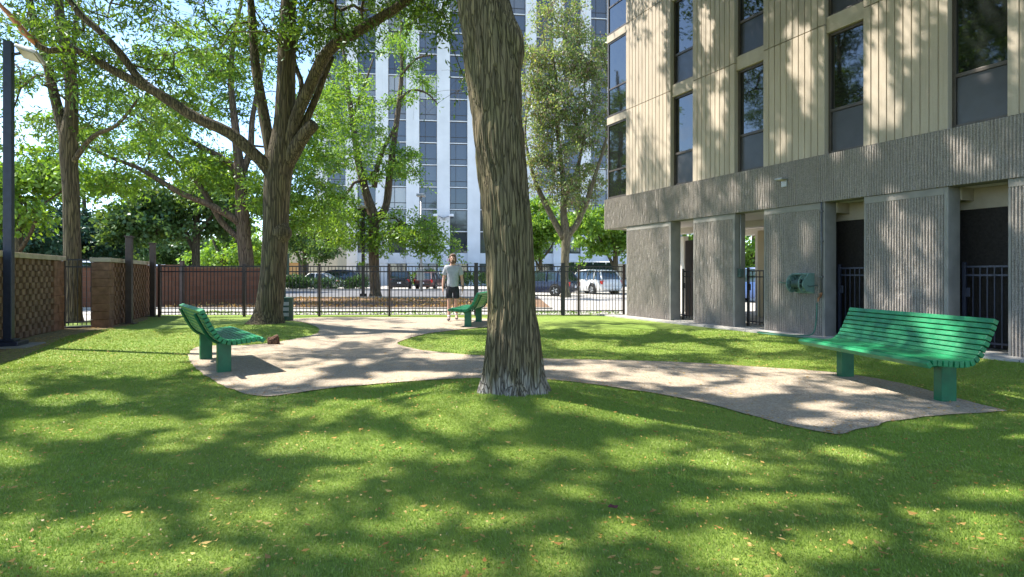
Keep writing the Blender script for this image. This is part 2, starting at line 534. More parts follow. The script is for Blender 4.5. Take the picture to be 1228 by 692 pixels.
cam = bpy.data.cameras.new('camera'); co = link(bpy.data.objects.new('camera', cam))
co.location = (0, 0, CAMZ); co.rotation_euler = (PI / 2, 0, 0)
cam.sensor_width = 36; cam.lens = F / 1228 * 36; cam.shift_y = -16 / 1228
cam.clip_end = 1500; cam.clip_start = .05
scene.camera = co
scene.view_settings.view_transform = 'Standard'; scene.view_settings.look = 'None'
scene.view_settings.gamma = 1; scene.view_settings.exposure = 1.5
scene.render.engine = 'CYCLES'
scene.cycles.max_bounces = 7; scene.cycles.diffuse_bounces = 4; scene.cycles.glossy_bounces = 3
scene.cycles.transmission_bounces = 3; scene.cycles.caustics_reflective = False; scene.cycles.caustics_refractive = False

# ------------------------------------------------------------------ ground
def ground_h(x, y):
    h = .20 * np.exp(-((x - .02) ** 2 + (y - 5.1) ** 2) / (2 * .95 ** 2))
    h = h + .045 * np.exp(-((x - .02) ** 2 + (y - 5.1) ** 2) / (2 * .42 ** 2))
    h = h + .14 * np.exp(-((x + 5.65) ** 2 + (y - 13.2) ** 2) / (2 * 1.15 ** 2))
    h = h + .015 * np.sin(x * 1.1 + .4) * np.sin(y * .8) * np.exp(-((y - 3) / 4.0) ** 2)
    return h


def gz(x, y):
    return float(ground_h(np.array(x, dtype=float), np.array(y, dtype=float)))


def grid_sheet(name, x0, x1, y0, y1, nx, ny, mat, zoff=0.0):
    xs = np.linspace(x0, x1, nx); ys = np.linspace(y0, y1, ny)
    X, Y = np.meshgrid(xs, ys)
    Z = ground_h(X, Y) + zoff
    V = np.stack([X.ravel(), Y.ravel(), Z.ravel()], 1)
    idx = np.arange(nx * ny).reshape(ny, nx)
    Fc = np.stack([idx[:-1, :-1].ravel(), idx[:-1, 1:].ravel(), idx[1:, 1:].ravel(), idx[1:, :-1].ravel()], 1)
    return np_mesh(name, V, Fc, mat, None, True)


tag(MB().add([(-420, -120, -.03), (420, -120, -.03), (420, 700, -.03), (-420, 700, -.03)], [(0, 1, 2, 3)]).build('ground', M['earth']), kind='structure')
tag(grid_sheet('lawn', -12, 12, -12, 17.75, 160, 200, M['turf']), kind='structure')


def smooth_poly(pts, it=2):
    for _ in range(it):
        q = []
        n = len(pts)
        for i in range(n):
            a, b = pts[i], pts[(i + 1) % n]
            q.append((a[0] * .75 + b[0] * .25, a[1] * .75 + b[1] * .25))
            q.append((a[0] * .25 + b[0] * .75, a[1] * .25 + b[1] * .75))
        pts = q
    return pts


PATH_PX = [(236, 416), (224, 425), (231, 440), (251, 454), (275, 468), (309, 478), (337, 477), (391, 469), (456, 464), (569, 460), (661, 463),
           (728, 472), (820, 481), (907, 503), (958, 516), (1000, 522), (1003, 523), (1004, 523), (1005, 523), (1030, 517), (1060, 509), (1111, 501), (1200, 496), (1207, 495.2), (1208, 495), (1207, 494.6), (1137, 477), (1086, 462),
           (1035, 452), (984, 446), (907, 440.6), (805, 434), (651, 431), (585, 428), (525, 423), (491, 418), (474, 413), (484, 408), (508, 401),
           (542, 396.5), (580, 393), (612, 389), (604, 383.5), (560, 381.2), (450, 380.6), (360, 381.2), (340, 386), (352, 390.5), (366, 393), (385, 397.5), (380, 403),
           (337, 410.5), (303, 415), (258, 415)]
path_poly = smooth_poly([G(*p) for p in PATH_PX], 2)
_pp = []
for _i, _a in enumerate(path_poly):
    _b = path_poly[(_i + 1) % len(path_poly)]
    _n = max(1, int(math.hypot(_b[0] - _a[0], _b[1] - _a[1]) / .09))
    for _k in range(_n):
        _x, _y = _a[0] + (_b[0] - _a[0]) * _k / _n, _a[1] + (_b[1] - _a[1]) * _k / _n
        _j = mnoise.noise_vector(Vector((_x * 5, _y * 5, 1.7))) * .03 + mnoise.noise_vector(Vector((_x * 17, _y * 17, 4.7))) * .014
        _pp.append((_x + _j.x, _y + _j.y))
path_poly = _pp
PP = np.array(path_poly)


def inside(poly, x, y):
    r = np.zeros(x.shape, bool)
    n = len(poly)
    j = n - 1
    for i in range(n):
        xi, yi = poly[i]; xj, yj = poly[j]
        c = ((yi > y) != (yj > y)) & (x < (xj - xi) * (y - yi) / (yj - yi + 1e-12) + xi)
        r ^= c
        j = i
    return r


def flat_poly(name, poly, mat, z=0.0, follow=False, cut=.35):
    bm = bmesh.new()
    vs = [bm.verts.new((x, y, 0)) for x, y in poly]
    es = [bm.edges.new((vs[i], vs[(i + 1) % len(vs)])) for i in range(len(vs))]
    bmesh.ops.triangle_fill(bm, use_beauty=True, use_dissolve=False, edges=es)
    if follow:
        for _ in range(6):
            le = [e for e in bm.edges if e.calc_length() > cut]
            if not le: break
            bmesh.ops.subdivide_edges(bm, edges=le, cuts=1)
            bmesh.ops.triangulate(bm, faces=[f for f in bm.faces if len(f.verts) > 3])
    for v in bm.verts:
        v.co.z = z + (gz(v.co.x, v.co.y) if follow else 0)
    bmesh.ops.recalc_face_normals(bm, faces=bm.faces)
    for f in bm.faces:
        if f.normal.z < 0: f.normal_flip()
    me = bpy.data.meshes.new(name); bm.to_mesh(me); bm.free()
    me.materials.append(mat)
    for p in me.polygons: p.use_smooth = True
    return tag(link(bpy.data.objects.new(name, me)), kind='structure')


flat_poly('footpath', path_poly, M['path'], .012, True)
# mulch strip along the block wall
strip_px = [(-30, 446), (22, 430), (52, 417), (78, 404), (112, 397), (150, 391), (178, 383), (176, 379), (150, 385), (112, 392), (72, 394), (30, 402), (-30, 424)]
M['soil'] = m_plain('dry_soil', (.24, .19, .10), .95, 0, .4, 12, .02, 60, .1)
flat_poly('soil_strip', [G(*p) for p in strip_px], M['soil'], .006)
# outside the yard
def sheet(name, x0, x1, y0, y1, z, mat):
    return tag(MB().add([(x0, y0, z), (x1, y0, z), (x1, y1, z), (x0, y1, z)], [(0, 1, 2, 3)]).build(name, mat), kind='structure')


tag(MB().add([(-40, 17.75, .0), (40, 18.3, .0), (40, 20.9, .0), (-40, 20.9, .0)], [(0, 1, 2, 3)]).build('pavement', M['concrete']), kind='structure')
tag(MB().add([(-40, -12, .003), (-11.9, -12, .003), (-11.0, 10.5, .003), (-11.9, 17.7, .003), (-40, 17.7, .003)], [(0, 1, 2, 3, 4)]).build('side_pavement', M['concrete']), kind='structure')
sheet('mulch_bed', -19, 1.5, 20.9, 30.4, -.005, M['mulch'])
sheet('driveway', 1.5, 40, 20.9, 60, -.004, M['concrete'])
sheet('road', -90, 90, 30.55, 46.5, -.012, M['asphalt'])
sheet('car_park', -90, 90, 46.6, 68, -.010, M['concrete'])
kb = MB(); kb.bbox(-60, 1.4, 30.4, 30.55, -.1, .10, .01); kb.bbox(-60, 1.4, 46.45, 46.6, -.1, .12, .01)
kb.bbox(-19.1, 1.5, 20.85, 20.99, -.1, .06, .01)
tag(kb.build('kerb', M['concrete']), kind='structure')

# ------------------------------------------------------------------ grass blades (stuff)
def blades():
    parts = []
    for (y0, y1, dens, wid, hgt) in ((1.5, 3.4, 17000, .0022, .013), (3.4, 5.2, 11000, .0029, .014), (5.2, 8.2, 4200, .0046, .015), (8.2, 13.0, 1300, .008, .015)):
        xm = 1.0 * y1 + .9
        n = int(dens * 2 * xm * (y1 - y0))
        x = RNG.uniform(-xm, xm, n); y = RNG.uniform(y0, y1, n)
        k = (np.abs(x) < .96 * y + .7) & ~inside(path_poly, x, y)
        s_fac = (x - 3.45) * .4305 - (y - 17) * .9026
        d_fac = (x - 3.45) * .9026 + (y - 17) * .4305
        k &= d_fac < -.4
        k &= ((x - .02) ** 2 + (y - 5.1) ** 2) > .26 ** 2
        k &= x > -9.0 - .34 * (y - 10) + .45
        # right end of strip stays bare
        x, y = x[k], y[k]
        n = len(x)
        z = ground_h(x, y)
        a = RNG.uniform(0, 2 * PI, n)
        h = hgt * RNG.uniform(.55, 1.25, n)
        w = wid * RNG.uniform(.7, 1.3, n)
        ln = RNG.uniform(.1, .9, n) * h
        la = a + PI / 2 + RNG.uniform(-.8, .8, n)
        # brushed nap: the pile leans a little in one direction, varying over the lawn
        nap = vnoise(x * .7 + 40, y * .7 + 40, None, 3) * 6
        lx = np.cos(la) * ln + np.cos(nap) * h * .25
        ly = np.sin(la) * ln + np.sin(nap) * h * .25
        p0 = np.stack([x - np.cos(a) * w, y - np.sin(a) * w, z], 1)
        p1 = np.stack([x + np.cos(a) * w, y + np.sin(a) * w, z], 1)
        p2 = np.stack([x + lx, y + ly, z + h], 1)
        parts.append(np.stack([p0, p1, p2], 1).reshape(-1, 3))
    V = np.concatenate(parts)
    Fc = np.arange(len(V)).reshape(-1, 3)
    o = np_mesh('grass', V, Fc, M['blade'])
    tag(o, 'short green turf pile of the lawn around the pale path', 'grass', kind='stuff')


blades()


def litter():
    n = 9500
    y = 1.9 + 10.5 * RNG.random(n) ** 1.5
    x = RNG.uniform(-1, 1, n) * (.95 * y + .4)
    # more along the soil strip on the left
    n2 = 2600
    tt = RNG.random(n2)
    lx = -9.0 - .36 * (10.2 + tt * 6 - 10.2) + RNG.normal(.55, .35, n2); ly = 9.3 + tt * 7.5
    # and drifted against the path edge
    i = RNG.integers(0, len(PP), 900)
    ex = PP[i, 0] + RNG.normal(0, .12, 900); ey = PP[i, 1] + RNG.normal(0, .12, 900)
    x = np.concatenate([x, lx, ex]); y = np.concatenate([y, ly, ey])
    k = (y > 1.7) & ((x - 3.45) * .9026 + (y - 17) * .4305 < -.2) & (x > -9.0 - .36 * (y - 10.2)) & (((x - .02) ** 2 + (y - 5.1) ** 2) > .4 ** 2)
    x, y = x[k], y[k]; n = len(x)
    z = ground_h(x, y) + .020
    z = np.where(inside(path_poly, x, y), ground_h(x, y) + .018, z)
    a = RNG.uniform(0, 2 * PI, n)
    L = RNG.uniform(.005, .0135, n) * np.where(RNG.random(n) < .12, 2.0, 1); Wd = L * RNG.uniform(.3, .55, n)
    c, s = np.cos(a), np.sin(a)
    def P(u, v, dz):
        return np.stack([x + c * u - s * v, y + s * u + c * v, z + dz], 1)
    tl = RNG.uniform(0, .012, n)
    V = np.stack([P(-L, 0 * L, tl), P(0 * L, -Wd, 0 * L), P(L, 0 * L, tl * .7), P(0 * L, Wd, RNG.uniform(0, .006, n))], 1).reshape(-1, 3)
    o = np_mesh('fallen_leaves', V, np.arange(len(V)).reshape(-1, 4), M['leaf_litter'])
    tag(o, 'tiny yellow and brown fallen leaves strewn over the turf', 'leaf litter', kind='stuff')


litter()
gx, gy = G(735, 620)
mb = MB()
mb.add([(-.028, 0, .006), (-.006, -.020, .012), (.018, -.012, .004), (.03, .004, .014), (.008, .02, .008), (-.012, .016, .016), (0, 0, .002)],
       [(6, 0, 1), (6, 1, 2), (6, 2, 3), (6, 3, 4), (6, 4, 5), (6, 5, 0)])
o = mb.build('fallen_leaf', M['plum']); o.location = (gx, gy, gz(gx, gy) + .024)
tag(o, 'single dark purple curled leaf lying on the foreground turf', 'leaf')


# Openings in the canopies: where the photograph shows sun on lawn, path or facade, the crowns between there and the sun are open.
# (x, y, rx, ry) of each sunny patch as seen in the photograph; leaves whose shadow would land in one are left out of the crowns.
SUNNY = [(150, 425, 92, 24), (20, 467, 24, 6), (85, 478, 55, 6), (46, 510, 24, 8), (180, 508, 62, 8), (232, 522, 30, 7), (190, 537, 34, 7), (85, 522, 30, 6), (13, 547, 22, 8),
    (392, 501, 34, 9), (275, 505, 22, 5), (295, 610, 52, 20), (360, 540, 46, 11), (400, 590, 32, 15), (34, 650, 62, 26), (140, 628, 60, 15), (210, 672, 70, 15),
    (425, 494, 27, 6), (477, 510, 22, 9), (575, 520, 48, 15), (535, 503, 32, 7), (450, 547, 46, 13), (506, 557, 32, 9), (550, 560, 32, 6), (652, 558, 42, 6), (436, 570, 36, 7),
    (700, 510, 32, 7), (766, 517, 42, 6), (807, 508, 36, 5), (868, 518, 32, 5), (766, 555, 34, 10), (800, 540, 22, 5), (700, 594, 28, 9), (754, 638, 28, 11), (868, 557, 32, 7), (897, 590, 27, 11),
    (848, 612, 32, 7), (563, 680, 55, 13), (514, 618, 32, 9), (490, 635, 36, 9), (868, 660, 52, 22), (677, 680, 36, 11), (665, 655, 24, 7), (595, 630, 42, 7),
    (1050, 545, 60, 9), (1180, 520, 42, 7), (950, 600, 46, 7), (1100, 620, 52, 9), (1190, 650, 52, 20), (1000, 660, 60, 16), (930, 690, 42, 12), (1190, 590, 42, 8), (540, 488, 42, 7),
    (241, 428, 15, 14), (313, 456, 46, 5), (391, 435, 52, 5), (354, 450, 27, 5), (412, 462, 42, 5), (508, 452, 52, 4), (391, 411, 46, 5), (440, 404, 32, 4), (535, 428, 42, 4), (474, 459, 42, 4),
    (738, 396, 60, 4), (702, 413, 42, 5), (805, 418, 52, 5), (927, 416, 36, 5), (886, 400, 42, 4), (927, 436, 40, 4), (542, 413, 52, 8), (805, 457, 62, 7), (702, 444, 46, 4), (886, 470, 42, 6),
    (927, 457, 32, 5), (1035, 472, 32, 4), (984, 490, 26, 5), (1040, 500, 36, 4), (978, 508, 26, 4), (1075, 400, 13, 26), (1165, 415, 13, 22), (420, 388, 42, 3), (500, 391, 32, 3), (455, 399, 42, 4), (1190, 480, 32, 7),
    (772, 80, 17, 50), (789, 52, 12, 42), (762, 166, 7, 42), (798, 130, 5, 30), (862, 128, 11, 42), (838, 194, 7, 22), (850, 40, 8, 30), (959, 69, 16, 40), (970, 107, 10, 32), (942, 166, 11, 26), (1055, 95, 17, 72), (1090, 50, 12, 45), (1067, 135, 18, 26), (1222, 70, 6, 40),
    (1165, 60, 10, 30), (834, 234, 9, 30), (919, 232, 13, 24), (884, 234, 9, 20), (792, 240, 5, 16), (757, 250, 5, 11), (1048, 183, 10, 24), (1157, 193, 20, 20), (1183, 200, 15, 14), (1010, 190, 9, 14),
    (775, 321, 3.5, 9), (783, 356, 4.5, 12), (799, 347, 5, 17), (798, 278, 6, 17), (837, 292, 5, 22), (853, 290, 7, 24), (855, 347, 10, 27), (838, 376, 4.5, 11), (931, 321, 5, 52), (968, 283, 9, 27),
    (1077, 269, 22, 42), (1084, 332, 18, 42), (1118, 340, 12, 42), (1050, 352, 12, 32), (1115, 285, 10, 32), (1221, 252, 8, 42), (1219, 408, 8, 22)]
SUNNY_A = np.array(SUNNY, float)


def keeps_sun_open(P):
    """True for leaves that may stay"""
    P = np.asarray(P, float)
    S = np.array(SUN)
    tg = P[:, 2] / S[2]
    d = (P[:, 0] - 3.45) * .9026 + (P[:, 1] - 17) * .4305
    rate = -(S[0] * .9026 + S[1] * .4305)
    tf = np.where(d < 0, -d / rate, 1e9)
    H = P - S[None, :] * np.minimum(tg, tf)[:, None]
    ok = H[:, 1] > 1.5
    Y = np.maximum(H[:, 1], .5)
    px = CX + F * H[:, 0] / Y; py = HY + F * (CAMZ - H[:, 2]) / Y
    wob = 1 + 1.0 * (vnoise(px / 22 + 90, py / 7 + 90, None, 77) - .5) + .7 * (vnoise(px / 8 + 90, py / 4 + 90, None, 78) - .5)
    hit = np.zeros(len(P), bool)
    for (cx, cy, rx, ry) in SUNNY:
        hit |= (((px - cx) / rx) ** 2 + ((py - cy) / ry) ** 2) < np.maximum(wob, 0) ** 2 * (1.65 if cy > 379 else .95)
    return ~(hit & ok)


# ------------------------------------------------------------------ trees
def sticks(mb, pts, r0, r1, n=8, jit=0.0):
    m = len(pts)
    mb.tube(pts, [r0 + (r1 - r0) * i / (m - 1) for i in range(m)], n)


def spline(pts, rad, step=.25):
    """Catmull-Rom resample of points+radii"""
    P = [Vector(p) for p in pts]
    out, ro = [], []
    n = len(P)
    for i in range(n - 1):
        p0 = P[max(i - 1, 0)]; p1 = P[i]; p2 = P[i + 1]; p3 = P[min(i + 2, n - 1)]
        k = max(2, int((p2 - p1).length / step))
        for j in range(k):
            u = j / k
            q = .5 * ((2 * p1) + (p2 - p0) * u + (2 * p0 - 5 * p1 + 4 * p2 - p3) * u * u + (3 * p1 - p0 - 3 * p2 + p3) * u ** 3)
            out.append(q); ro.append(rad[i] * (1 - u) + rad[i + 1] * u)
    out.append(P[-1]); ro.append(rad[-1])
    return out, ro


def rough_tube(mb, pts, rad, n, amp=.08, fl=None, mi=0, seed=0):
    """limb with uneven, slightly ridged section"""
    start = len(mb.v)
    mb.tube(pts, rad, n, mi)
    for i in range(len(pts)):
        c = pts[i]
        for k in range(n):
            q = Vector(mb.v[start + i * n + k])
            d = q - c
            f = mnoise.noise(Vector((q.x * 3 + seed, q.y * 3, q.z * .9))) * amp + mnoise.noise(Vector((q.x * 9, q.y * 9 + seed, q.z * 1.5))) * amp * .5
            mb.v[start + i * n + k] = tuple(c + d * (1 + f))


def leaf_quads(pos, dirn, length, width, rng):
    """compound-leaf quads: a kite folded slightly, hanging along dirn"""
    n = len(pos)
    d = dirn / (np.linalg.norm(dirn, axis=1, keepdims=True) + 1e-9)
    r = rng.normal(size=(n, 3)); r[:, 2] *= .5
    s = np.cross(d, r); s /= (np.linalg.norm(s, axis=1, keepdims=True) + 1e-9)
    up = np.cross(s, d)
    L = length[:, None]; Wd = width[:, None]
    p0 = pos
    p1 = pos + d * L * .45 + s * Wd + up * L * .08
    p2 = pos + d * L - up * L * .12
    p3 = pos + d * L * .45 - s * Wd + up * L * .08
    return np.stack([p0, p1, p2, p3], 1).reshape(-1, 3)


KEEP_OUT = []   # tests on leaf positions


def make_tree(name, label, cat, base, limbs, blobs, leafmat, barkmat, rng_seed, clumps=60, per=220, clump_r=.75, leaf=(.16, .035),
              sides=10, droop=.5, twig_r=.012, keep=None, seeds=0, group=None, sunny=False, bare=0.0, rough=.08, trunk_obj=None, connect=True):
    """limbs: list of [(world point, radius)...], first is the trunk. blobs: [(centre, (rx,ry,rz), weight)]"""
    rng = np.random.default_rng(rng_seed)
    root = thing(name, label, cat, base, 0, group)
    B = Vector(base)
    nodes = []      # (pos, parent index, own radius)
    tm = MB()
    for li, lb in enumerate(limbs):
        pts, rad = spline([p for p, r in lb], [r for p, r in lb], .22 if sides > 9 else .4)
        rough_tube(tm, [p - B for p in pts], rad, sides if li == 0 else max(6, sides - 3), rough, seed=rng_seed + li)
        st = int(len(pts) * (.55 if li == 0 else .25))
        for p, r in list(zip(pts, rad))[st:]:
            nodes.append((np.array(p), -1, r))
    if trunk_obj is None:
        tr = tm.build('trunk', barkmat, root, smooth=True)
    # clump centres
    cs = []
    wts = np.array([b[2] for b in blobs], float); wts /= wts.sum()
    tries = 0
    while len(cs) < clumps and tries < clumps * 30:
        tries += 1
        c, r, _ = blobs[rng.choice(len(blobs), p=wts)]
        u = rng.normal(size=3); u /= np.linalg.norm(u)
        u *= rng.random() ** .42
        p = np.array(c) + u * np.array(r)
        if p[2] < .9: continue
        if keep is not None and not keep(p, clump_r * .5): continue
        if any(np.linalg.norm((p - q) * (1, 1, 1.3)) < clump_r * .62 for q in cs): continue
        cs.append(p)
    pos = np.array([n[0] for n in nodes])
    par = [-1] * len(nodes)
    orad = [n[2] for n in nodes]
    if connect:
        d0 = [np.min(np.linalg.norm(pos - c, axis=1)) for c in cs]
        order = np.argsort(d0)
    else:
        order = range(len(cs))
    ends = []
    for ci in order:
        c = cs[ci]
        dd = np.linalg.norm(pos - c, axis=1) + np.maximum(0, pos[:, 2] - c[2]) * .5
        j = int(np.argmin(dd))
        a = pos[j]
        L = np.linalg.norm(c - a)
        k = max(2, int(L / .45))
        prev = j
        bend = rng.normal(size=3) * L * .10 + np.array([0, 0, L * .10])
        newp = []
        for q in range(1, k + 1):
            u = q / k
            p = a * (1 - u) + c * u + bend * math.sin(PI * u) + rng.normal(size=3) * .03
            newp.append(p); par.append(prev); orad.append(None)
            prev = len(par) - 1
        pos = np.vstack([pos, newp])
        ends.append(prev)
    cnt = np.zeros(len(par))
    for e in ends:
        q = e
        while q >= 0 and orad[q] is None:
            cnt[q] += 1; q = par[q]
    bm_ = MB()
    kids = {}
    for i, p in enumerate(par):
        if p >= 0: kids.setdefault(p, []).append(i)
    done = set()
    for i in range(len(par)):
        if orad[i] is None and (orad[par[i]] is not None or cnt[par[i]] != cnt[i] or kids[par[i]][0] != i):
            ch = [par[i], i]
            q = i
            while q in kids:
                nx = kids[q][0]
                ch.append(nx); q = nx
                if cnt[nx] != cnt[ch[-2]] and len(ch) > 2 and False: break
            rr = [twig_r * max(cnt[x], 1) ** .5 if orad[x] is None else twig_r * max(cnt[i], 1) ** .5 for x in ch]
            key = tuple(ch)
            if i in done: continue
            done.update(ch[1:])
            rr[-1] *= .6
            bm_.tube([Vector(pos[x]) - B for x in ch], rr, 5, caps=False)
    # twigs and leaves
    LP, LD = [], []
    for c in cs:
        nt = 7
        a0 = rng.random() * 2 * PI
        for w in range(nt):
            az_ = a0 + 2 * PI * w / nt + rng.normal() * .3
            el = rng.normal() * .45 + .1
            Lw = clump_r * rng.uniform(.7, 1.35)
            dv = np.array([math.cos(az_) * math.cos(el), math.sin(az_) * math.cos(el), math.sin(el)])
            us = np.linspace(0, 1, 5)
            tp = c + np.outer(us, dv) * Lw + np.outer(us ** 2, [0, 0, -1]) * Lw * droop * rng.uniform(.3, 1)
            bm_.tube([Vector(p) - B for p in tp], [twig_r * .75, twig_r * .6, twig_r * .5, twig_r * .4, twig_r * .25], 3, caps=False)
            if rng.random() < bare: continue
            m = int(per / nt * rng.uniform(.6, 1.4))
            uu = rng.uniform(.12, 1.05, m)
            base_p = c + np.outer(uu, dv) * Lw + np.outer(uu ** 2, [0, 0, -1]) * Lw * droop * .6
            off = rng.normal(size=(m, 3)) * np.array([.16, .16, .12]) * clump_r
            LP.append(base_p + off)
            LD.append(dv[None, :] * .6 + rng.normal(size=(m, 3)) * .8 + np.array([0, 0, -droop]))
    bm_.build('branches', barkmat, root, smooth=True)
    if LP:
        LP = np.concatenate(LP); LD = np.concatenate(LD)
        if keep is not None:
            k = np.array([keep(p, 0) for p in LP]); LP, LD = LP[k], LD[k]
        if sunny:
            k = keeps_sun_open(LP + LD / (np.linalg.norm(LD, axis=1, keepdims=True) + 1e-9) * leaf[0] * .5); LP, LD = LP[k], LD[k]
        n = len(LP)
        sz = rng.uniform(.7, 1.3, n)
        V = leaf_quads(LP - np.array(B), LD, leaf[0] * sz, leaf[1] * sz, rng)
        np_mesh('crown', V, np.arange(len(V)).reshape(-1, 4), leafmat, root)
        if seeds:
            k = rng.choice(n, int(n * seeds), replace=False)
            V = leaf_quads(LP[k] - np.array(B) + rng.normal(size=(len(k), 3)) * .12, LD[k] * .3 + np.array([0, 0, -1.0]), leaf[0] * .8 * np.ones(len(k)), leaf[1] * .8 * np.ones(len(k)), rng)
            np_mesh('seed_pods', V, np.arange(len(V)).reshape(-1, 4), M['seed'], root)
    return root


def LB(Z, pts, dz=0.0):
    """limb from photo pixels (x, y, width px) at distance Z (drifting by dz along the limb)"""
    out = []
    for i, (x, y, w) in enumerate(pts):
        z = Z + dz * i / max(1, len(pts) - 1)
        out.append((W(x, y, z), w * z / F / 2 * .86))
    return out


def BL(px, py, Z, rx, ry, rz, w=1):
    return (W(px, py, Z), (rx, ry, rz), w)


# ---- T1: the big trunk in the middle, crown above the frame
def big_trunk(root):
    n, rows = 176, 330
    ctrl = np.array([  # z, cx, radius
        (.05, .03, .335), (.20, .02, .325), (.28, .018, .292), (.42, .012, .262), (.62, .008, .246), (.95, .004, .238), (1.35, -.01, .236), (1.8, -.045, .240),
        (2.3, -.095, .246), (2.75, -.135, .262), (3.05, -.17, .275), (3.35, -.195, .275), (3.7, -.245, .252), (4.1, -.30, .24), (4.6, -.36, .23)])
    zz = np.linspace(.05, 4.6, rows)
    cxs = np.interp(zz, ctrl[:, 0], ctrl[:, 1]); rr = np.interp(zz, ctrl[:, 0], ctrl[:, 2])
    ker = np.ones(15) / 15
    pad = lambda a: np.convolve(np.pad(a, 7, mode='edge'), ker, mode='valid')
    rr = rr * np.interp(zz, [.3, .9], [1.0, .885])
    cxs, rr = pad(cxs), pad(rr)
    th = np.arange(n) / n * 2 * PI
    TH, ZZ = np.meshgrid(th, zz)
    U = TH / (2 * PI)
    warp = (vnoise(U * 8, ZZ * 1.2, 8, 21) - .5) * .075 + (vnoise(U * 20, ZZ * 4, 20, 22) - .5) * .022
    u2 = U + warp
    # long plated ridges with dark furrows between
    f1 = np.abs(vnoise((u2 * 30) % 30, ZZ * 1.7, 30, 31) - .5) * 2
    f2 = np.abs(vnoise((u2 * 52) % 52, ZZ * 3.2, 52, 32) - .5) * 2
    f3 = vnoise((u2 * 88) % 88, ZZ * 11, 88, 33) - .5
    ridge = np.clip(f1 * 1.7, 0, 1) * .55 + np.clip(f2 * 1.6, 0, 1) * .35
    bark = (ridge - .55) * .048 + f3 * .010
    R = rr[:, None] * np.ones_like(TH)
    fl = np.exp(-(ZZ - .05) / .17)
    R += fl * (.05 * np.cos(5 * TH + .7) + .03 * np.cos(3 * TH + 2) + .02 * np.cos(9 * TH)) * .9
    R += .008 * np.cos(2 * TH + ZZ) + .007 * np.cos(3 * TH + 1.3 * ZZ)
    # pruned knob on the right, up high
    dth = np.angle(np.exp(1j * (TH - (-.25))))
    R += .07 * np.exp(-(dth / .55) ** 2 - ((ZZ - 3.33) / .20) ** 2)
    dth2 = np.angle(np.exp(1j * (TH - (-2.6))))
    R += .045 * np.exp(-(dth2 / .5) ** 2 - ((ZZ - 3.65) / .25) ** 2)
    R += bark * np.clip((R / .25), .8, 1.3)
    X = cxs[:, None] + R * np.cos(TH); Y = R * np.sin(TH)
    V = np.stack([X.ravel(), Y.ravel(), ZZ.ravel()], 1)
    idx = np.arange(rows * n).reshape(rows, n)
    nxt = np.roll(idx, -1, 1)
    Fc = np.stack([idx[:-1].ravel(), nxt[:-1].ravel(), nxt[1:].ravel(), idx[1:].ravel()], 1)
    return np_mesh('trunk', V, Fc, M['bark_big'], root, True)


def frame_free(p, m):
    """keep the big tree's crown unseen, above the top of the view"""
    x, y, z = p
    if y < 1.5: return True
    if abs(x) > 1.08 * y + 1.2: return True
    return z > CAMZ + .505 * y + .25 + m


T1B = (.0, 5.1, .0)
def V3(x, y, z): return Vector((x, y, z))
limbs1 = [
    [(V3(-.30, 5.1, 4.1), .235), (V3(-.45, 5.15, 5.2), .20), (V3(-.3, 5.4, 7), .15), (V3(-.2, 5.6, 9.5), .09), (V3(0, 5.5, 12), .04)],
    [(V3(-.30, 5.1, 4.2), .20), (V3(-1.3, 4.9, 5.6), .14), (V3(-3.2, 4.7, 7.2), .10), (V3(-5.5, 4.9, 8.6), .06), (V3(-7.4, 5.2, 9.4), .03)],
    [(V3(-.30, 5.1, 4.2), .17), (V3(.7, 4.6, 5.8), .12), (V3(2.2, 3.6, 7.5), .08), (V3(3.6, 2.4, 9), .04)],
    [(V3(-.35, 5.1, 4.4), .16), (V3(-.9, 3.6, 6.0), .11), (V3(-2.0, 1.4, 7.8), .07), (V3(-3.0, -.8, 9.0), .03)],
    [(V3(-.35, 5.2, 4.8), .15), (V3(-.2, 6.4, 7.0), .10), (V3(-.6, 8.6, 9.2), .06), (V3(-1, 10.5, 10.4), .03)],
    [(V3(-3.2, 4.7, 7.2), .08), (V3(-4.6, 3.0, 8.0), .05), (V3(-6.3, 1.6, 8.6), .025)],
    [(V3(-2.0, 4.8, 6.3), .08), (V3(-3.6, 6.4, 8.0), .05), (V3(-5.3, 8.2, 9.4), .025)],
]
t1 = make_tree('locust_tree', 'big rough barked locust trunk rising from the mound in the middle of the lawn', 'tree', T1B, limbs1,
               [((-3.8, 4.6, 8.4), (5.2, 4.6, 2.3), 1.6), ((0, 5, 9.8), (4.5, 4.5, 2.8), 1.0), ((-6.4, 5.0, 8.8), (3.8, 4.4, 1.7), 1.2), ((-2, 9, 10.3), (4.5, 3.2, 1.8), .7), ((-3, .5, 8.5), (4, 3, 2), .8),
                ((-.5, 11.6, 10.8), (4.2, 3.2, 2.4), 1.7), ((2.2, 8.6, 9.2), (3.2, 3.2, 2.2), 1.5), ((4.2, 5.6, 8.2), (2.6, 2.8, 2.0), 1.0), ((-8.3, 8.9, 9.2), (3.2, 2.8, 1.9), 1.0), ((.8, 13.6, 11.2), (3.0, 2.6, 2.4), 1.3), ((-10.0, 7.0, 9.0), (2.6, 2.8, 1.8), .9)],  # unseen crown masses added to cast shade on facade, path and left lawn
               M['leaf_locust'], M['bark'], 101, twig_r=.0075, clumps=345, per=560, clump_r=1.0, leaf=(.135, .036), keep=frame_free, trunk_obj=1, sunny=True)
mbx = MB()
for lb in limbs1:
    pts, rad = spline([p for p, r in lb], [r for p, r in lb], .25)
    rough_tube(mbx, [p - Vector(T1B) for p in pts], rad, 12, .07)
mbx.build('limbs', M['bark'], t1, smooth=True)
big_trunk(t1)

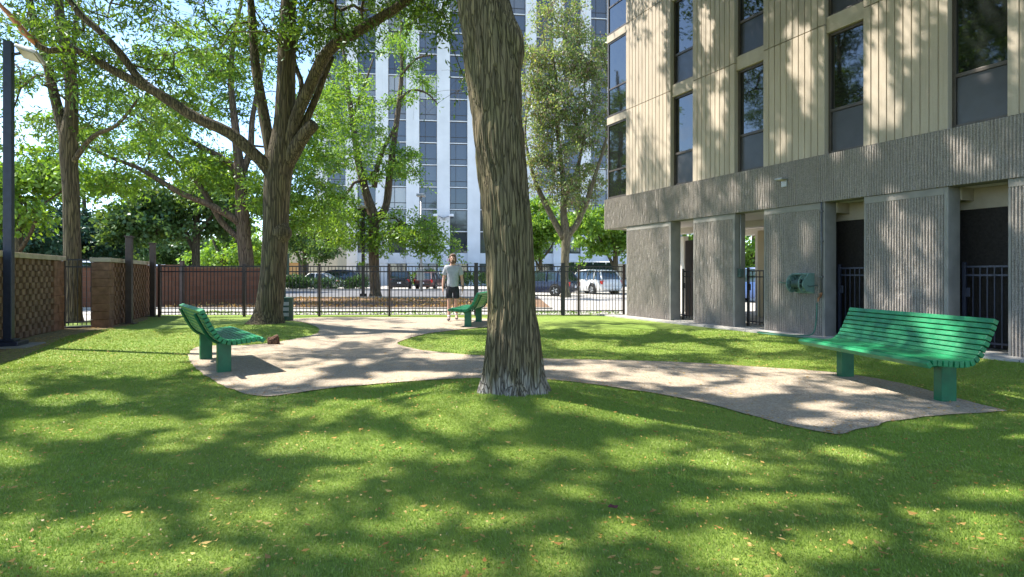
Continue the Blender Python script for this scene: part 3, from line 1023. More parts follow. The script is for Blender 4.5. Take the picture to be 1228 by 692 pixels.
# ---- T2: left of the path, near the left bench
Z2 = 13.2
l2 = [
    LB(Z2, [(320, 391, 58), (321, 384, 46), (322, 372, 38), (325, 350, 35), (328, 318, 34), (330, 290, 35), (331, 250, 35), (333, 215, 37), (337, 185, 36), (341, 150, 28), (343, 100, 25), (344, 50, 23), (346, 0, 20), (349, -60, 16), (346, -130, 10), (350, -190, 5)]),
    LB(Z2, [(343, 200, 22), (352, 150, 17), (368, 112, 16), (386, 72, 16), (404, 52, 15), (428, 38, 14), (455, 22, 13), (482, 5, 12), (510, -18, 10), (550, -45, 7), (590, -90, 4)], -1.0),
    LB(Z2, [(340, 205, 20), (352, 182, 20), (366, 160, 18), (377, 149, 15)], -.3),
    LB(Z2, [(358, 165, 10), (370, 138, 10), (381, 112, 9), (391, 86, 8), (399, 68, 6)], .2),
    LB(Z2, [(332, 215, 22), (320, 200, 19), (308, 188, 17), (276, 160, 16), (233, 140, 15), (186, 110, 13), (146, 90, 11.5), (113, 72, 10), (86, 58, 9), (60, 61, 8), (43, 53, 8)], -1.4),
    LB(Z2 - .7, [(190, 113, 12), (173, 100, 11), (160, 86, 10), (146, 66, 10), (120, 38, 9), (96, 17, 8), (75, -12, 6), (50, -50, 4)], -.2),
    LB(Z2, [(331, 212, 20), (324, 179, 16), (314, 125, 14), (306, 76, 13), (303, 30, 11), (298, -20, 9), (285, -80, 6)], .6),
    LB(Z2, [(340, 190, 14), (347, 150, 9), (362, 105, 7), (352, 65, 6), (368, 10, 5)], 1.2),
]
t2 = make_tree('locust_tree', 'dark trunked locust with spreading limbs beside the pet waste bin', 'tree', (l2[0][0][0].x, Z2, 0), l2,
               [BL(190, 70, 12.5, 2.6, 2.6, .9, .6), BL(400, 15, 12.8, 2.2, 2.5, .9, .7), BL(330, -80, 13.2, 4.6, 4.5, 1.6, 1.4), BL(250, 10, 13, 3, 3, 1.0, .5), BL(475, 5, 12.6, 1.6, 2, .7, .7),
                BL(60, -20, 12.5, 2.2, 2.2, 1.2, .5), BL(420, -90, 13, 3.5, 4, 1.6, 1.2), BL(370, -230, 13.5, 4.5, 4.5, 2.5, 1.2), BL(536, 15, 12.6, .8, .8, .5, .3), BL(553, 105, 13.8, .35, .5, 1.1, .3),
                ((-1.2, 15.8, 12.6), (3.6, 3.0, 2.6), 2.2)],  # high crown mass out of view, added to shade the upper left facade
               M['leaf_locust'], M['bark'], 202, twig_r=.008, clumps=205, per=300, clump_r=.8, leaf=(.14, .021), sides=18, rough=.07, sunny=True)
o = MB(); o.tube([W(46, 54, 11.9) - Vector(t2.location), W(30, 40, 11.85) - Vector(t2.location), W(14, 20, 11.8) - Vector(t2.location), W(0, 6, 11.8) - Vector(t2.location), W(-14, -16, 11.8) - Vector(t2.location)], [.07, .065, .055, .04, .02], 7)
o.build('torn_limb', M['rawwood'], t2, smooth=True)
o = MB()
bc = W(342, 279, Z2 - .08) - Vector(t2.location)
prof = [(.02, -.30), (.16, -.20), (.24, -.06), (.235, .06), (.15, .2), (.02, .34)]
o.lathe(prof, bc - Vector((.10, 0, 0)), 16); o.build('burl', M['bark'], t2, smooth=True)

# ---- T3: behind the little gate at left
Z3 = 15.3
l3 = [
    LB(Z3, [(87, 388, 30), (87, 378, 23), (87, 330, 21), (86, 280, 20), (85, 230, 20), (83, 190, 21), (83, 165, 22), (86, 130, 16), (85, 95, 15), (79, 60, 14), (72, 20, 12), (68, -30, 9), (64, -90, 6), (60, -150, 3)]),
    LB(Z3, [(83, 172, 17), (72, 140, 14), (63, 105, 12), (55, 70, 11), (45, 40, 10), (35, 0, 9), (22, -50, 6), (5, -100, 3)], .4),
    LB(Z3, [(85, 120, 10), (89, 85, 7), (89, 40, 6), (95, 0, 4)], -.4),
    LB(Z3, [(84, 200, 8), (110, 165, 6), (140, 150, 5), (165, 120, 3)], -.8),
]
make_tree('locust_tree', 'forked locust trunk seen through the bars of the narrow iron gate', 'tree', (l3[0][0][0].x, Z3, 0), l3,
          [BL(60, 40, 15.5, 3.0, 2.5, 1.4, 1), BL(30, 150, 15.8, 1.6, 1.8, 1.2, .55), BL(120, 140, 15.8, 1.8, 1.8, .9, .6), BL(40, -80, 15.5, 3.6, 3.5, 1.8, 1.2), BL(-60, 60, 15.5, 2.4, 3, 1.8, .6), BL(140, -30, 15.8, 2.5, 3, 1.2, .6)],
          M['leaf_locust'], M['bark'], 303, twig_r=.009, clumps=72, per=260, clump_r=.85, leaf=(.15, .022), sides=14, rough=.06, sunny=True)

# ---- T4: behind the fence
Z4 = 26.
l4 = [
    LB(Z4, [(298, 363, 30), (297, 350, 22), (296, 325, 20), (293, 290, 19), (291, 260, 18), (289, 225, 16), (286, 190, 13), (282, 150, 10), (277, 100, 8), (280, 50, 6), (290, 0, 4)]),
    LB(Z4, [(291, 272, 12), (282, 263, 11), (252, 246, 9), (216, 231, 8), (186, 213, 7), (163, 200, 6), (133, 189, 5), (96, 171, 4)], -1.5),
    LB(Z4, [(289, 228, 9), (276, 197, 8), (245, 178, 8), (213, 160, 7), (179, 133, 5), (150, 105, 4)], 1.2),
    LB(Z4, [(292, 290, 9), (266, 266, 8), (242, 226, 7), (216, 199, 6), (186, 169, 5), (165, 145, 3)], .6),
    LB(Z4, [(288, 215, 10), (300, 180, 9), (303, 140, 7), (312, 95, 6), (318, 50, 4)], .8),
]
make_tree('locust_tree', 'reddish barked tree behind the iron fence with long limbs reaching over the brick wall', 'tree', (l4[0][0][0].x, Z4, 0), l4,
          [BL(180, 150, 26, 4.2, 3, 2.0, 1), BL(270, 90, 26.5, 4, 3.2, 2.2, 1.1), BL(360, 215, 26.5, 2.2, 2.6, 1.6, .8), BL(130, 215, 25, 1.8, 2, .9, .35), BL(240, 210, 26.5, 2.2, 2, 1.0, .5), BL(395, 150, 28, 2, 2, 2.4, .8), BL(350, 250, 27, 1.8, 2, 1.2, .5)],
          M['leaf_bright'], M['bark_red'], 404, clumps=128, per=300, clump_r=1.05, leaf=(.2, .034), sides=12)

# ---- T5: in front of the tower
Z5 = 31.5
l5 = [
    LB(Z5, [(450, 358, 22), (450, 350, 15), (449, 330, 14), (448, 290, 14), (448, 262, 16), (441, 238, 12), (431, 200, 10), (425, 160, 8), (420, 125, 7), (415, 90, 5), (411, 50, 3)]),
    LB(Z5, [(450, 268, 12), (463, 247, 11), (468, 205, 10), (474, 160, 8), (480, 112, 7), (482, 70, 5), (481, 25, 3)], .3),
    LB(Z5, [(449, 225, 8), (454, 195, 7), (466, 167, 5), (476, 150, 4)], -.4),
    LB(Z5, [(479, 118, 5), (495, 108, 3.5), (512, 112, 2.5), (525, 125, 1.6)], 1),
    LB(Z5, [(481, 90, 4), (500, 70, 3), (522, 66, 2)], -1),
    LB(Z5, [(422, 140, 4), (436, 105, 3.4), (448, 70, 2)], -.6),
    LB(Z5, [(420, 125, 4), (400, 100, 3), (388, 70, 2)], .5),
]
make_tree('locust_tree', 'slim two stemmed tree with thin bare upper twigs before the white tower', 'tree', (l5[0][0][0].x, Z5, 0), l5,
          [BL(440, 275, 31, 2.4, 2.2, 1.0, 1.0), BL(505, 285, 31, 2.0, 1.8, 1.2, .9), BL(400, 255, 32, 1.8, 2, 1.4, .8), BL(460, 190, 31.5, 1.9, 1.8, 1.8, .6), BL(415, 130, 31.5, 1.5, 1.6, 2.4, .7), BL(490, 80, 31.5, 1.7, 1.4, 2.6, .4), BL(395, 200, 32, 1.4, 1.6, 1.6, .5)],
          M['leaf_bright'], M['bark_red'], 505, clumps=104, per=250, clump_r=.95, leaf=(.2, .036), sides=10, bare=.25)

# ---- T6: right, beside the beige building
Z6 = 32.
l6 = [
    LB(Z6, [(678, 358, 19), (678, 350, 13), (677, 330, 11.5), (678, 300, 12), (679, 282, 14), (676, 258, 10), (676, 235, 9), (674, 205, 7), (669, 165, 5), (667, 115, 4), (664, 70, 2.5)]),
    LB(Z6, [(676, 286, 10), (664, 264, 9), (652, 241, 8), (643, 220, 6), (634, 190, 4.5), (630, 150, 3), (640, 100, 2)], .6),
    LB(Z6, [(680, 284, 10), (692, 268, 9), (702, 246, 8), (708, 228, 7), (717, 200, 5), (727, 165, 4), (731, 120, 3), (728, 80, 2)], -.6),
    LB(Z6, [(676, 240, 8), (686, 220, 7), (693, 200, 5.5), (699, 170, 4), (702, 130, 3), (700, 85, 2)], .8),
]
make_tree('locust_tree', 'thin crowned tree full of brown seed pods beside the corner of the beige building', 'tree', (l6[0][0][0].x, Z6, 0), l6,
          [BL(675, 130, 32, 2.0, 2.0, 4.4, 1.2), BL(650, 180, 32, 1.2, 1.4, 2.4, .5), BL(712, 150, 32, 1.1, 1.6, 3.4, .6), BL(690, 60, 32, 2.2, 1.8, 2.0, .7), BL(645, 90, 32, 1.1, 1.4, 2.4, .6), BL(665, 20, 32, 1.9, 1.6, 1.4, .5), BL(715, 80, 32, 1.2, 1.5, 1.8, .4), BL(690, 225, 32, 1.6, 1.6, 1.2, .5)],
          M['leaf_sparse'], M['bark_pale'], 606, clumps=150, per=190, clump_r=.85, leaf=(.17, .04), sides=10, seeds=.4, bare=.12)


# ---- background trees
def back_tree(px, pyb, Z, h, blobs, leafm, label, seed, clumps=40, per=200, cr=1.3, leaf=(.3, .09), barkm='bark', tw=9, lean=0, name='broadleaf_tree', group=None, bare=0.0):
    b = W(px, pyb, Z); b.z = 0
    r = tw * Z / F / 2
    lb = [(b.copy(), r * 1.4), (b + V3(0, 0, h * .08), r), (b + V3(lean * .5, 0, h * .4), r * .85), (b + V3(lean, .1, h * .65), r * .6), (b + V3(lean, 0, h * .92), r * .25)]
    l2_ = [(b + V3(lean * .4, 0, h * .25), r * .6), (b + V3(lean * .4 - h * .12, .2, h * .5), r * .45), (b + V3(lean * .4 - h * .2, .3, h * .68), r * .2)]
    l3_ = [(b + V3(lean * .4, 0, h * .38), r * .6), (b + V3(lean * .4 + h * .12, -.2, h * .52), r * .45), (b + V3(lean * .4 + h * .2, -.3, h * .7), r * .2)]
    return make_tree(name, label, 'tree', b, [lb, l2_, l3_], blobs, leafm, M[barkm], seed, clumps=clumps, per=per, clump_r=cr, leaf=leaf, sides=8, twig_r=.02, group=group, bare=bare)


back_tree(22, 358, 22, 5.6, [BL(25, 225, 22, 1.9, 1.6, 1.5, 1), BL(-10, 250, 22, 1.6, 1.6, 1.3, .7), BL(50, 205, 22.5, 1.0, 1, .8, .4)], M['leaf_bright'],
          'bright yellow green young tree just behind the block wall', 701, 34, 220, .85, (.22, .06))
back_tree(235, 345, 42, 11, [BL(215, 250, 42, 5.2, 4, 2.6, 1), BL(255, 235, 43, 3, 3, 2.6, .7), BL(165, 270, 41, 2.4, 2.5, 1.5, .5)], M['leaf_maple'],
          'broad dark maple crown behind the brick wall and square posts', 702, 60, 300, 1.4, (.3, .11), tw=10)
back_tree(100, 350, 44, 9, [BL(95, 268, 44, 2.2, 3, 3.0, 1), BL(60, 285, 45, 3, 3, 2.2, .8), BL(125, 285, 45, 2.0, 2.5, 2.2, .7)], M['leaf_teal'],
          'dark blue green evergreen tree beyond the gate', 703, 52, 320, 1.2, (.3, .08), name='evergreen_tree')
back_tree(30, 350, 36, 6.5, [BL(25, 282, 36, 3.2, 2.4, 2.0, 1), BL(-40, 280, 36, 3, 2.4, 2.2, .6)], M['leaf_teal'],
          'low teal green spruce with drooping boughs over the block wall', 704, 44, 300, .95, (.28, .07), name='evergreen_tree')
back_tree(270, 340, 60, 8, [BL(275, 305, 60, 3.4, 3, 1.6, 1), BL(300, 290, 62, 3.0, 3, 2.0, .7)], M['leaf_bright'],
          'small bright tree far behind the brick wall', 705, 26, 200, 1.5, (.35, .13))
back_tree(650, 345, 46, 6.5, [BL(648, 268, 46, 2.4, 2.2, 2.2, 1), BL(628, 290, 46, 1.6, 2, 1.4, .5)], M['leaf_bright'],
          'bright leafy young tree between the big trunk and the seed pod tree', 706, 42, 260, .95, (.26, .08), lean=-.3, tw=5)
back_tree(738, 350, 38, 6.5, [BL(722, 278, 38, 2.3, 2, 1.5, 1), BL(752, 272, 39, 1.8, 2, 1.8, .7), BL(700, 262, 40, 1.2, 1.5, 1.0, .4)], M['leaf_bright'],
          'bright leafy young tree close against the concrete pier', 707, 48, 260, .9, (.25, .08), tw=7)
back_tree(905, 350, 42, 8, [BL(900, 290, 42, 3.2, 3, 2.6, 1), BL(860, 285, 43, 3, 3, 2.4, .8), BL(800, 280, 44, 3, 3, 2.5, .7)], M['leaf_bright'],
          'green tree glimpsed through the open passage of the concrete base', 708, 40, 230, 1.3, (.3, .1), tw=9)
back_tree(365, 345, 52, 7, [BL(370, 280, 52, 2.6, 2.4, 2.2, 1), BL(390, 300, 51, 2.0, 2.0, 1.3, .6)], M['leaf_maple'],
          'leafy tree in front of the low beige building', 709, 26, 230, 1.1, (.28, .09), tw=6, bare=.1)
back_tree(160, 340, 75, 12, [BL(170, 270, 75, 5, 4, 4, 1), BL(120, 290, 76, 5, 4, 3, .8)], M['leaf_dark'],
          'distant dark tree behind the evergreen and the maple', 710, 34, 200, 2.0, (.5, .2), tw=6)
back_tree(215, 340, 85, 10, [BL(210, 300, 85, 6, 4, 3, 1), BL(240, 310, 86, 5, 4, 2, .8)], M['leaf_dark'],
          'farthest rounded tree low behind the square posts', 711, 30, 200, 2.0, (.5, .2), tw=6)
# far wooded skyline, one mass
def treeline():
    rng = np.random.default_rng(55)
    P = []
    for x in np.arange(-190, -20, 3.2):
        h = 5.5 + 3 * mnoise.noise(Vector((x * .06, 3, 0))) + rng.uniform(0, 2.4)
        y = 128 + rng.uniform(-6, 6)
        n = 380
        u = rng.normal(size=(n, 3)); u /= np.linalg.norm(u, axis=1, keepdims=True); u *= rng.random((n, 1)) ** .35
        P.append(np.array([x, y, h * .55]) + u * np.array([3.2, 3, h * .5]))
    P = np.concatenate(P); n = len(P)
    V = leaf_quads(P, rng.normal(size=(n, 3)), np.full(n, .9), np.full(n, .4), rng)
    tag(np_mesh('treeline', V, np.arange(len(V)).reshape(-1, 4), M['leaf_maple']), 'far band of trees along the skyline behind the car park', 'trees', kind='stuff')


treeline()


# low planting: ground cover beyond the fence
def cover(name, label, x0, x1, y0, y1, h, n, mat, seed, ls=(.22, .05)):
    rng = np.random.default_rng(seed)
    x = rng.uniform(x0, x1, n); y = rng.uniform(y0, y1, n)
    dn = vnoise(x * 1.2 + 50, y * 1.2 + 50, None, seed)
    k = dn > .38
    x, y, dn = x[k], y[k], dn[k]
    z = rng.random(len(x)) ** .7 * h * (.4 + dn)
    P = np.stack([x, y, z], 1)
    D = rng.normal(size=(len(x), 3)) + np.array([0, 0, 1.0])
    V = leaf_quads(P, D, np.full(len(x), ls[0]), np.full(len(x), ls[1]), rng)
    tag(np_mesh(name, V, np.arange(len(V)).reshape(-1, 4), mat), label, 'plants', kind='stuff')


cover('ground_cover', 'green strappy planting in front of the silver saloon car', -19.8, -12.2, 46.9, 47.9, .95, 2600, M['leaf_dark'], 5, (.45, .05))
cover('ground_cover', 'low planting along the foot of the white tower', -12.0, 4, 64, 66, 1.5, 3800, M['leaf_maple'], 6, (.35, .1))
cover('ground_cover', 'scattered leaves and low growth on the mulch bed behind the fence', -18.5, 1, 21.2, 30.2, .06, 3600, M['leaf_litter'], 7, (.10, .03))
cover('ground_cover', 'thin grass tufts along the outer foot of the iron fence', -10.5, 3.4, 17.75, 18.1, .09, 2400, M['leaf_bright'], 8, (.07, .012))

# ------------------------------------------------------------------ beige and concrete building
BO = V3(3.45, 17.0, 0)
BANG = math.atan2(-.9026, .4305)


def bray(px, d):
    """local s on the building at inward depth d seen through photo column px"""
    k = (px - CX) / F
    Z = (d + BO.x * .9026 + BO.y * .4305) / (k * .9026 + .4305)
    X = k * Z
    return (X - BO.x) * .4305 - (Z - BO.y) * .9026


def bworld(s, d, z=0.0):
    return V3(BO.x + s * .4305 + d * .9026, BO.y - s * .9026 + d * .4305, z)


bld = thing('apartment_building', 'beige ribbed building standing on a rough fluted concrete base', 'building', BO, BANG)
PIERS = [(0, 1.94), (2.78, 4.13), (4.95, 6.40), (7.18, 8.57), (9.37, 10.80), (11.58, 13.0), (13.8, 15.2)]
SX0, SX1 = -1.12, 17.0
ZB0, ZB1 = 2.70, 3.63


def fluted(x0, x1, z0, z1, y, seed, mb, pitch=.046, depth=.026):
    rng = np.random.default_rng(seed)
    nr = max(1, round((x1 - x0) / pitch)); p = (x1 - x0) / nr
    rows = max(2, round((z1 - z0) / .11))
    prof = [(0.0, 0), (.22, .85), (.62, 1.0), (.84, 0)]
    rib = rng.uniform(.7, 1.0, (nr, rows + 1))
    chip = rng.random((nr, rows + 1)) < .10
    rib = np.where(chip, rib * .45, rib)
    xs, ys = [], []
    for i in range(nr):
        for (u, h) in prof:
            xs.append(x0 + (i + u) * p + 0 * rib[i])
            ys.append(y - h * depth * rib[i] * rng.uniform(.85, 1.1, rows + 1))
    xs.append(np.full(rows + 1, x1)); ys.append(np.full(rows + 1, y))
    xs, ys = np.array(xs), np.array(ys)
    zs = np.linspace(z0, z1, rows + 1)[None, :] + np.where((np.arange(rows + 1) > 0) & (np.arange(rows + 1) < rows), 1, 0)[None, :] * rng.uniform(-.02, .02, xs.shape)
    nc = len(xs)
    V = np.stack([xs, ys, zs], 2).reshape(-1, 3)
    idx = np.arange(nc * (rows + 1)).reshape(nc, rows + 1)
    Fc = np.stack([idx[:-1, :-1].ravel(), idx[1:, :-1].ravel(), idx[1:, 1:].ravel(), idx[:-1, 1:].ravel()], 1)
    mb.add(V.tolist(), Fc.tolist())


for i, (a, b) in enumerate(PIERS):
    mb = MB(); fluted(a + .035, b - .065, .03, ZB0 - .13, -.0, 900 + i, mb)
    pier = mb.build('pier', M['fluted'], bld)
    mb = MB()
    mb.box(a, b, .004, .32, .0, ZB0 - .003)
    mb.bbox(b - .065, b + .001, -.022, .05, .0, ZB0 - .004, .008)
    mb.bbox(a - .001, a + .035, -.018, .05, .0, ZB0 - .134, .008)
    mb.bbox(a - .001, b - .066, -.020, .05, ZB0 - .13, ZB0 - .004, .008)
    mb.build('pier_core', M['smooth_conc'], pier)
# overhanging band
SEG = [-1.12, 1.5, 3.62, 5.78, 7.95, 10.1, 12.3, 14.6, 17.0]
for i in range(len(SEG) - 1):
    mb = MB(); fluted(SEG[i] + .006, SEG[i + 1] - .006, ZB0 + .002, ZB1, -.04, 950 + i, mb, depth=.024)
    mb.build('concrete_band', M['fluted'], bld)
mb = MB(); mb.box(SX0, SX1, -.036, .30, ZB0, ZB1 - .002); mb.box(SX0, SX0 + .3, .30, 9.0, ZB0, ZB1 - .002); mb.box(SX0 + .3, SX1, 8.7, 9.0, ZB0, ZB1 - .002)
mb.build('band_core', M['smooth_conc'], bld)
mb = MB(); mb.box(SX0 + .3, SX1, .30, 8.7, ZB0 + .012, ZB0 + .25)
for d in (1.9, 4.2, 6.4): mb.box(SX0 + .3, SX1, d, d + .28, ZB0 - .16, ZB0 + .011)
mb.build('soffit', M['ceiling'], bld)
mb = MB(); mb.box(-.3, SX1, .05, 9.0, -.05, .045); mb.build('floor_slab', M['concrete'], bld)
mb = MB()
for i in range(15): mb.bbox(-1.3 + i * 1.22, -.085 + i * 1.22 - .006, -.42, -.026, -.06, .04 + .004 * (i % 2), .01)
mb.build('apron', M['concrete'], bld)
# rear columns and partitions seen through the passages
for s in (-.1, 3.4, 7.4, 11.5, 15.5):
    mb = MB(); mb.bbox(s, s + .5, 8.5, 8.98, .046, ZB0 - .001, .01); mb.build('rear_column', M['smooth_conc'], bld)
s0, s1 = bray(821.5, 1.5), bray(834, 1.5)
mb = MB(); mb.bbox(s0, s1 + .2, 1.5, 1.62, .046, 2.28, .01); mb.build('brown_door', M['brown_post'], bld)
s0, s1 = bray(815.5, 2.6), bray(820, 2.6)
mb = MB(); mb.bbox(s0, s1, 2.6, 2.8, .046, 2.52, .01); mb.build('column', M['ceiling'], bld)
s0, s1 = bray(908.5, 3.0), bray(917, 3.0)
mb = MB(); mb.bbox(s0, s1 + .25, 3.0, 3.3, .046, ZB0 - .17, .01); mb.build('column', M['annex_beige'], bld)
s0, s1 = bray(905.5, 3.5), bray(909, 3.5)
mb = MB(); mb.bbox(s0, s1, 3.5, 3.7, .046, ZB0 - .17, .01); mb.build('column', M['ceiling'], bld)
# closed bays
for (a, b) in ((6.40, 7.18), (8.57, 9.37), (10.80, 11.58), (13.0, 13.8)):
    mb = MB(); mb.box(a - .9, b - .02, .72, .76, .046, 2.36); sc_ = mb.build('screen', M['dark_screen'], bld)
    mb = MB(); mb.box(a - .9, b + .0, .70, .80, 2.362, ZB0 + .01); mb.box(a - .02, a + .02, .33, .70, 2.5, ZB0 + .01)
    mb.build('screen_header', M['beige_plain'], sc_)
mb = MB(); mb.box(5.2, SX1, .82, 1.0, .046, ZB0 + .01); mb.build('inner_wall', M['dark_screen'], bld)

# upper storeys
FL = [3.63, 6.20, 8.78, 11.36, 13.94]
UP = [(0.0, 1.94)] + PIERS[1:]
def ribbed(x0, x1, z0, z1, y0, y1, mb, pitch=.145):
    n = max(1, round((x1 - x0) / pitch)); p = (x1 - x0) / n
    prof = [(x0, y0)]
    for i in range(1, n):
        xc = x0 + i * p
        prof += [(xc - .011, y0), (xc - .007, y0 + .016), (xc + .007, y0 + .016), (xc + .011, y0)]
    prof += [(x1 - .006, y0), (x1, y0 + .006), (x1, y1), (x0, y1)]
    m = len(prof)
    vs = [(x, y, z0) for x, y in prof] + [(x, y, z1) for x, y in prof]
    fs = [(i, (i + 1) % m, m + (i + 1) % m, m + i) for i in range(m)]
    fs += [tuple(range(m - 1, -1, -1)), tuple(range(m, 2 * m))]
    mb.add(vs, fs)


for (a, b) in UP:
    for k in range(4):
        mb = MB(); ribbed(a, b, FL[k] + .009, FL[k + 1] - .009, -.035, .17, mb); mb.build('wall_panel', M['beige'], bld)
mb = MB(); mb.box(-.02, SX1, .172, .30, ZB1 - .0, FL[4]); mb.box(-.02, SX1, .172, 8.9, FL[4], FL[4] + .12)
mb.box(SX0 + .1, SX0 + .25, 1.4, 8.9, ZB1, FL[4]); mb.box(SX0 + .1, SX1, 8.75, 8.9, ZB1, FL[4])
mb.build('backing_wall', M['brown_frame'], bld)
gaps = [(UP[i][1], UP[i + 1][0]) for i in range(len(UP) - 1)]
for (a, b) in gaps:
    for k in range(4):
        z0, z1 = FL[k], FL[k + 1]
        zs = z0 + (.87 if k == 0 else .95)
        zlo = z0 + (.02 if k == 0 else .16)
        f = MB()
        f.bbox(a + .005, a + .055, .085, .168, zlo, z1 - .17, .004); f.bbox(b - .055, b - .003, .085, .168, zlo, z1 - .17, .004)
        f.bbox(a + .056, b - .056, .085, .166, zs - .03, zs + .03, .004); f.bbox(a + .056, b - .056, .085, .166, z1 - .225, z1 - .172, .004)
        f.bbox(a + .056, b - .056, .085, .166, zlo + .001, zlo + .05, .004)
        w = f.build('window', M['brown_frame'], bld)
        g_ = MB(); g_.box(a + .056, b - .056, .125, .135, zs + .031, z1 - .226); g_.build('pane', M['glass_dark'], w)
        s_ = MB(); s_.bbox(a + .058, b - .058, .115, .16, zlo + .051, zs - .031, .004); s_.build('spandrel', M['spandrel'], w)
        tb = MB(); tb.bbox(a + .003, b - .003, .02, .169, z1 - .168, z1 + .155, .008); tb.build('transom', M['beige_plain'], bld)
# corner glazing
for k in range(4):
    z0, z1 = FL[k], FL[k + 1]
    f = MB()
    for (xa, xb, ya, yb) in ((-1.0, -.94, .0, .06), (-.06, -.005, .0, .06), (-1.0, -.94, 1.3, 1.36)):
        f.bbox(xa, xb, ya, yb, z0 + .01, z1 - .002, .005)
    for zz in ((z0 + .012, z0 + .07), (z0 + .85, z0 + .9), (z1 - .28, z1 - .23)):
        f.bbox(-.939, -.061, .003, .057, *zz, .004); f.bbox(-.997, -.943, .061, 1.299, *zz, .004)
    w = f.build('corner_window', M['brown_frame'], bld)
    g_ = MB(); g_.box(-.94, -.061, .026, .034, z0 + .03, z1 - .24); g_.box(-.974, -.966, .06, 1.3, z0 + .03, z1 - .24); g_.build('pane', M['glass_dark'], w)
    tb = MB(); tb.bbox(-1.01, -.003, -.02, .2, z1 - .228, z1 - .004, .008); tb.bbox(-1.01, -.9, .201, 1.37, z1 - .228, z1 - .004, .008); tb.build('transom', M['beige_plain'], bld)

# gates between the piers
def gate(a, b, lab, top=1.32, shade='iron'):
    t_ = thing('iron_gate', lab, 'gate', bworld((a + b) / 2, .38, .045), BANG, 'gates between the concrete piers')
    w = (b - a) / 2 - .012
    f = MB()
    f.bbox(-w, -w + .05, -.025, .025, 0, top + .06, .004); f.bbox(w - .04, w, -.02, .02, 0, top, .004)
    for z in (.10, top - .17, top - .03): f.box(-w + .05, w - .04, -.015, .015, z, z + .03)
    fr = f.build('frame', M[shade], t_)
    p = MB(); n = max(3, round((2 * w - .09) / .1))
    for i in range(1, n):
        x = -w + .05 + (2 * w - .09) * i / n
        p.box(x - .008, x + .008, -.008, .008, .05, top + (.0))
    p.build('pickets', M[shade], t_)
    l = MB(); l.bbox(-w + .06, -w + .12, -.045, -.02, .85, 1.0, .004); l.build('latch', M[shade], t_)


gate(1.94, 2.78, 'iron gate between the first two concrete piers next to the long fence')
gate(4.13, 4.95, 'iron gate in the passage where a parked car shows through')
gate(6.40, 7.18, 'iron gate before a dark bay just right of the hose reel', 1.36, 'navy_iron')
gate(8.57, 9.37, 'iron gate before the dark bay behind the near bench', 1.36, 'navy_iron')

# wall light
t_ = thing('wall_light', 'small flat wall light fixed on the concrete band', 'lamp', bworld(5.51, -.065, 3.13), BANG)
t_.scale = (.75, .75, .75)
mb = MB(); mb.bbox(-.09, .09, -.03, .03, -.02, .17, .01); mb.build('back_box', M['grey_metal'], t_)
mb = MB(); mb.bbox(-.12, .12, -.26, .01, .171, .215, .012); hd = mb.build('hood', M['grey_metal'], t_)
mb = MB(); mb.box(-.09, .09, -.23, -.05, .155, .169); mb.build('lens', M['lens'], hd)
# hose reel
t_ = thing('hose_reel', 'grey green garden hose reel mounted on the rough concrete pier', 'hose reel', bworld(5.98, -.03, 1.07), BANG)
t_.scale = (.76, .80, .86)
mb = MB(); mb.bbox(-.26, .26, -.03, .02, -.22, .26, .012)
pl_ = [(-.03, -.20), (-.03, .255), (-.20, .25), (-.40, .06), (-.42, -.04), (-.30, -.16)]
mxr = Matrix(((0, 1, 0, 0), (1, 0, 0, 0), (0, 0, 1, 0), (0, 0, 0, 1)))
mb.prism(pl_, .23, .26, 0, mxr); mb.prism(pl_, -.26, -.23, 0, mxr)
mb.bbox(-.229, .229, -.2, -.04, .225, .25, .006)
mb.build('bracket', M['reel'], t_, smooth='auto', fix=True)
for sx in (-.19, .17):
    mb = MB()
    pts = [V3(sx, -.27 + .20 * math.cos(a), .01 + .20 * math.sin(a)) for a in np.linspace(0, 2 * PI, 29)]
    mb.tube(pts, .016, 6, caps=False)
    for k in range(6):
        a = k * PI / 3
        mb.tube([V3(sx, -.27, .01), V3(sx, -.27 + .19 * math.cos(a), .01 + .19 * math.sin(a))], .010, 5)
    mb.build('spool_flange', M['reel'], t_, smooth=True)
mb = MB(); mb.disc((0, -.27, .01), (1, 0, 0), .06, .36, 16); mb.build('drum', M['reel_dark'], t_, smooth='auto')
mb = MB()
pts = [V3(-.165 + .30 * (i / 110), -.27 + (.085 + .02 * (i // 55)) * math.cos(i * .8), .01 + (.085 + .02 * (i // 55)) * math.sin(i * .8)) for i in range(110)]
mb.tube(pts, .011, 6); mb.tube([V3(.15, -.36, .0), V3(.3, -.2, -.05), V3(.41, -.06, -.02)], .011, 6)
mb.build('hose', M['reel_dark'], t_, smooth=True)
mb = MB(); mb.tube([V3(-.27, -.27, .01), V3(-.31, -.27, .01), V3(-.33, -.36, .02), V3(-.33, -.52, .04), V3(-.38, -.54, .04)], .014, 7); mb.build('crank_handle', M['reel'], t_, smooth=True)
# water pipe and tap
t_ = thing('water_pipe', 'thin dark water pipe with a brass tap running down the pier beside the hose reel', 'pipe', bworld(6.345, -.045, .0), BANG)
mb = MB(); mb.tube([V3(0, 0, .86), V3(0, 0, 2.69)], .018, 8); pp_ = mb.build('pipe', M['pipe_paint'], t_, smooth=True)
for z in (1.2, 1.9, 2.5):
    mb = MB(); mb.bbox(-.035, .035, -.022, .022, z, z + .03, .003); mb.build('clip', M['pipe_paint'], pp_)
mb = MB(); mb.tube([V3(0, 0, .9), V3(0, -.03, .83), V3(0, -.09, .79), V3(0, -.1, .73)], [.022, .024, .02, .016], 8); mb.disc((0, -.03, .88), (0, 0, 1), .035, .012, 10); mb.build('tap', M['copper'], t_, smooth='auto')
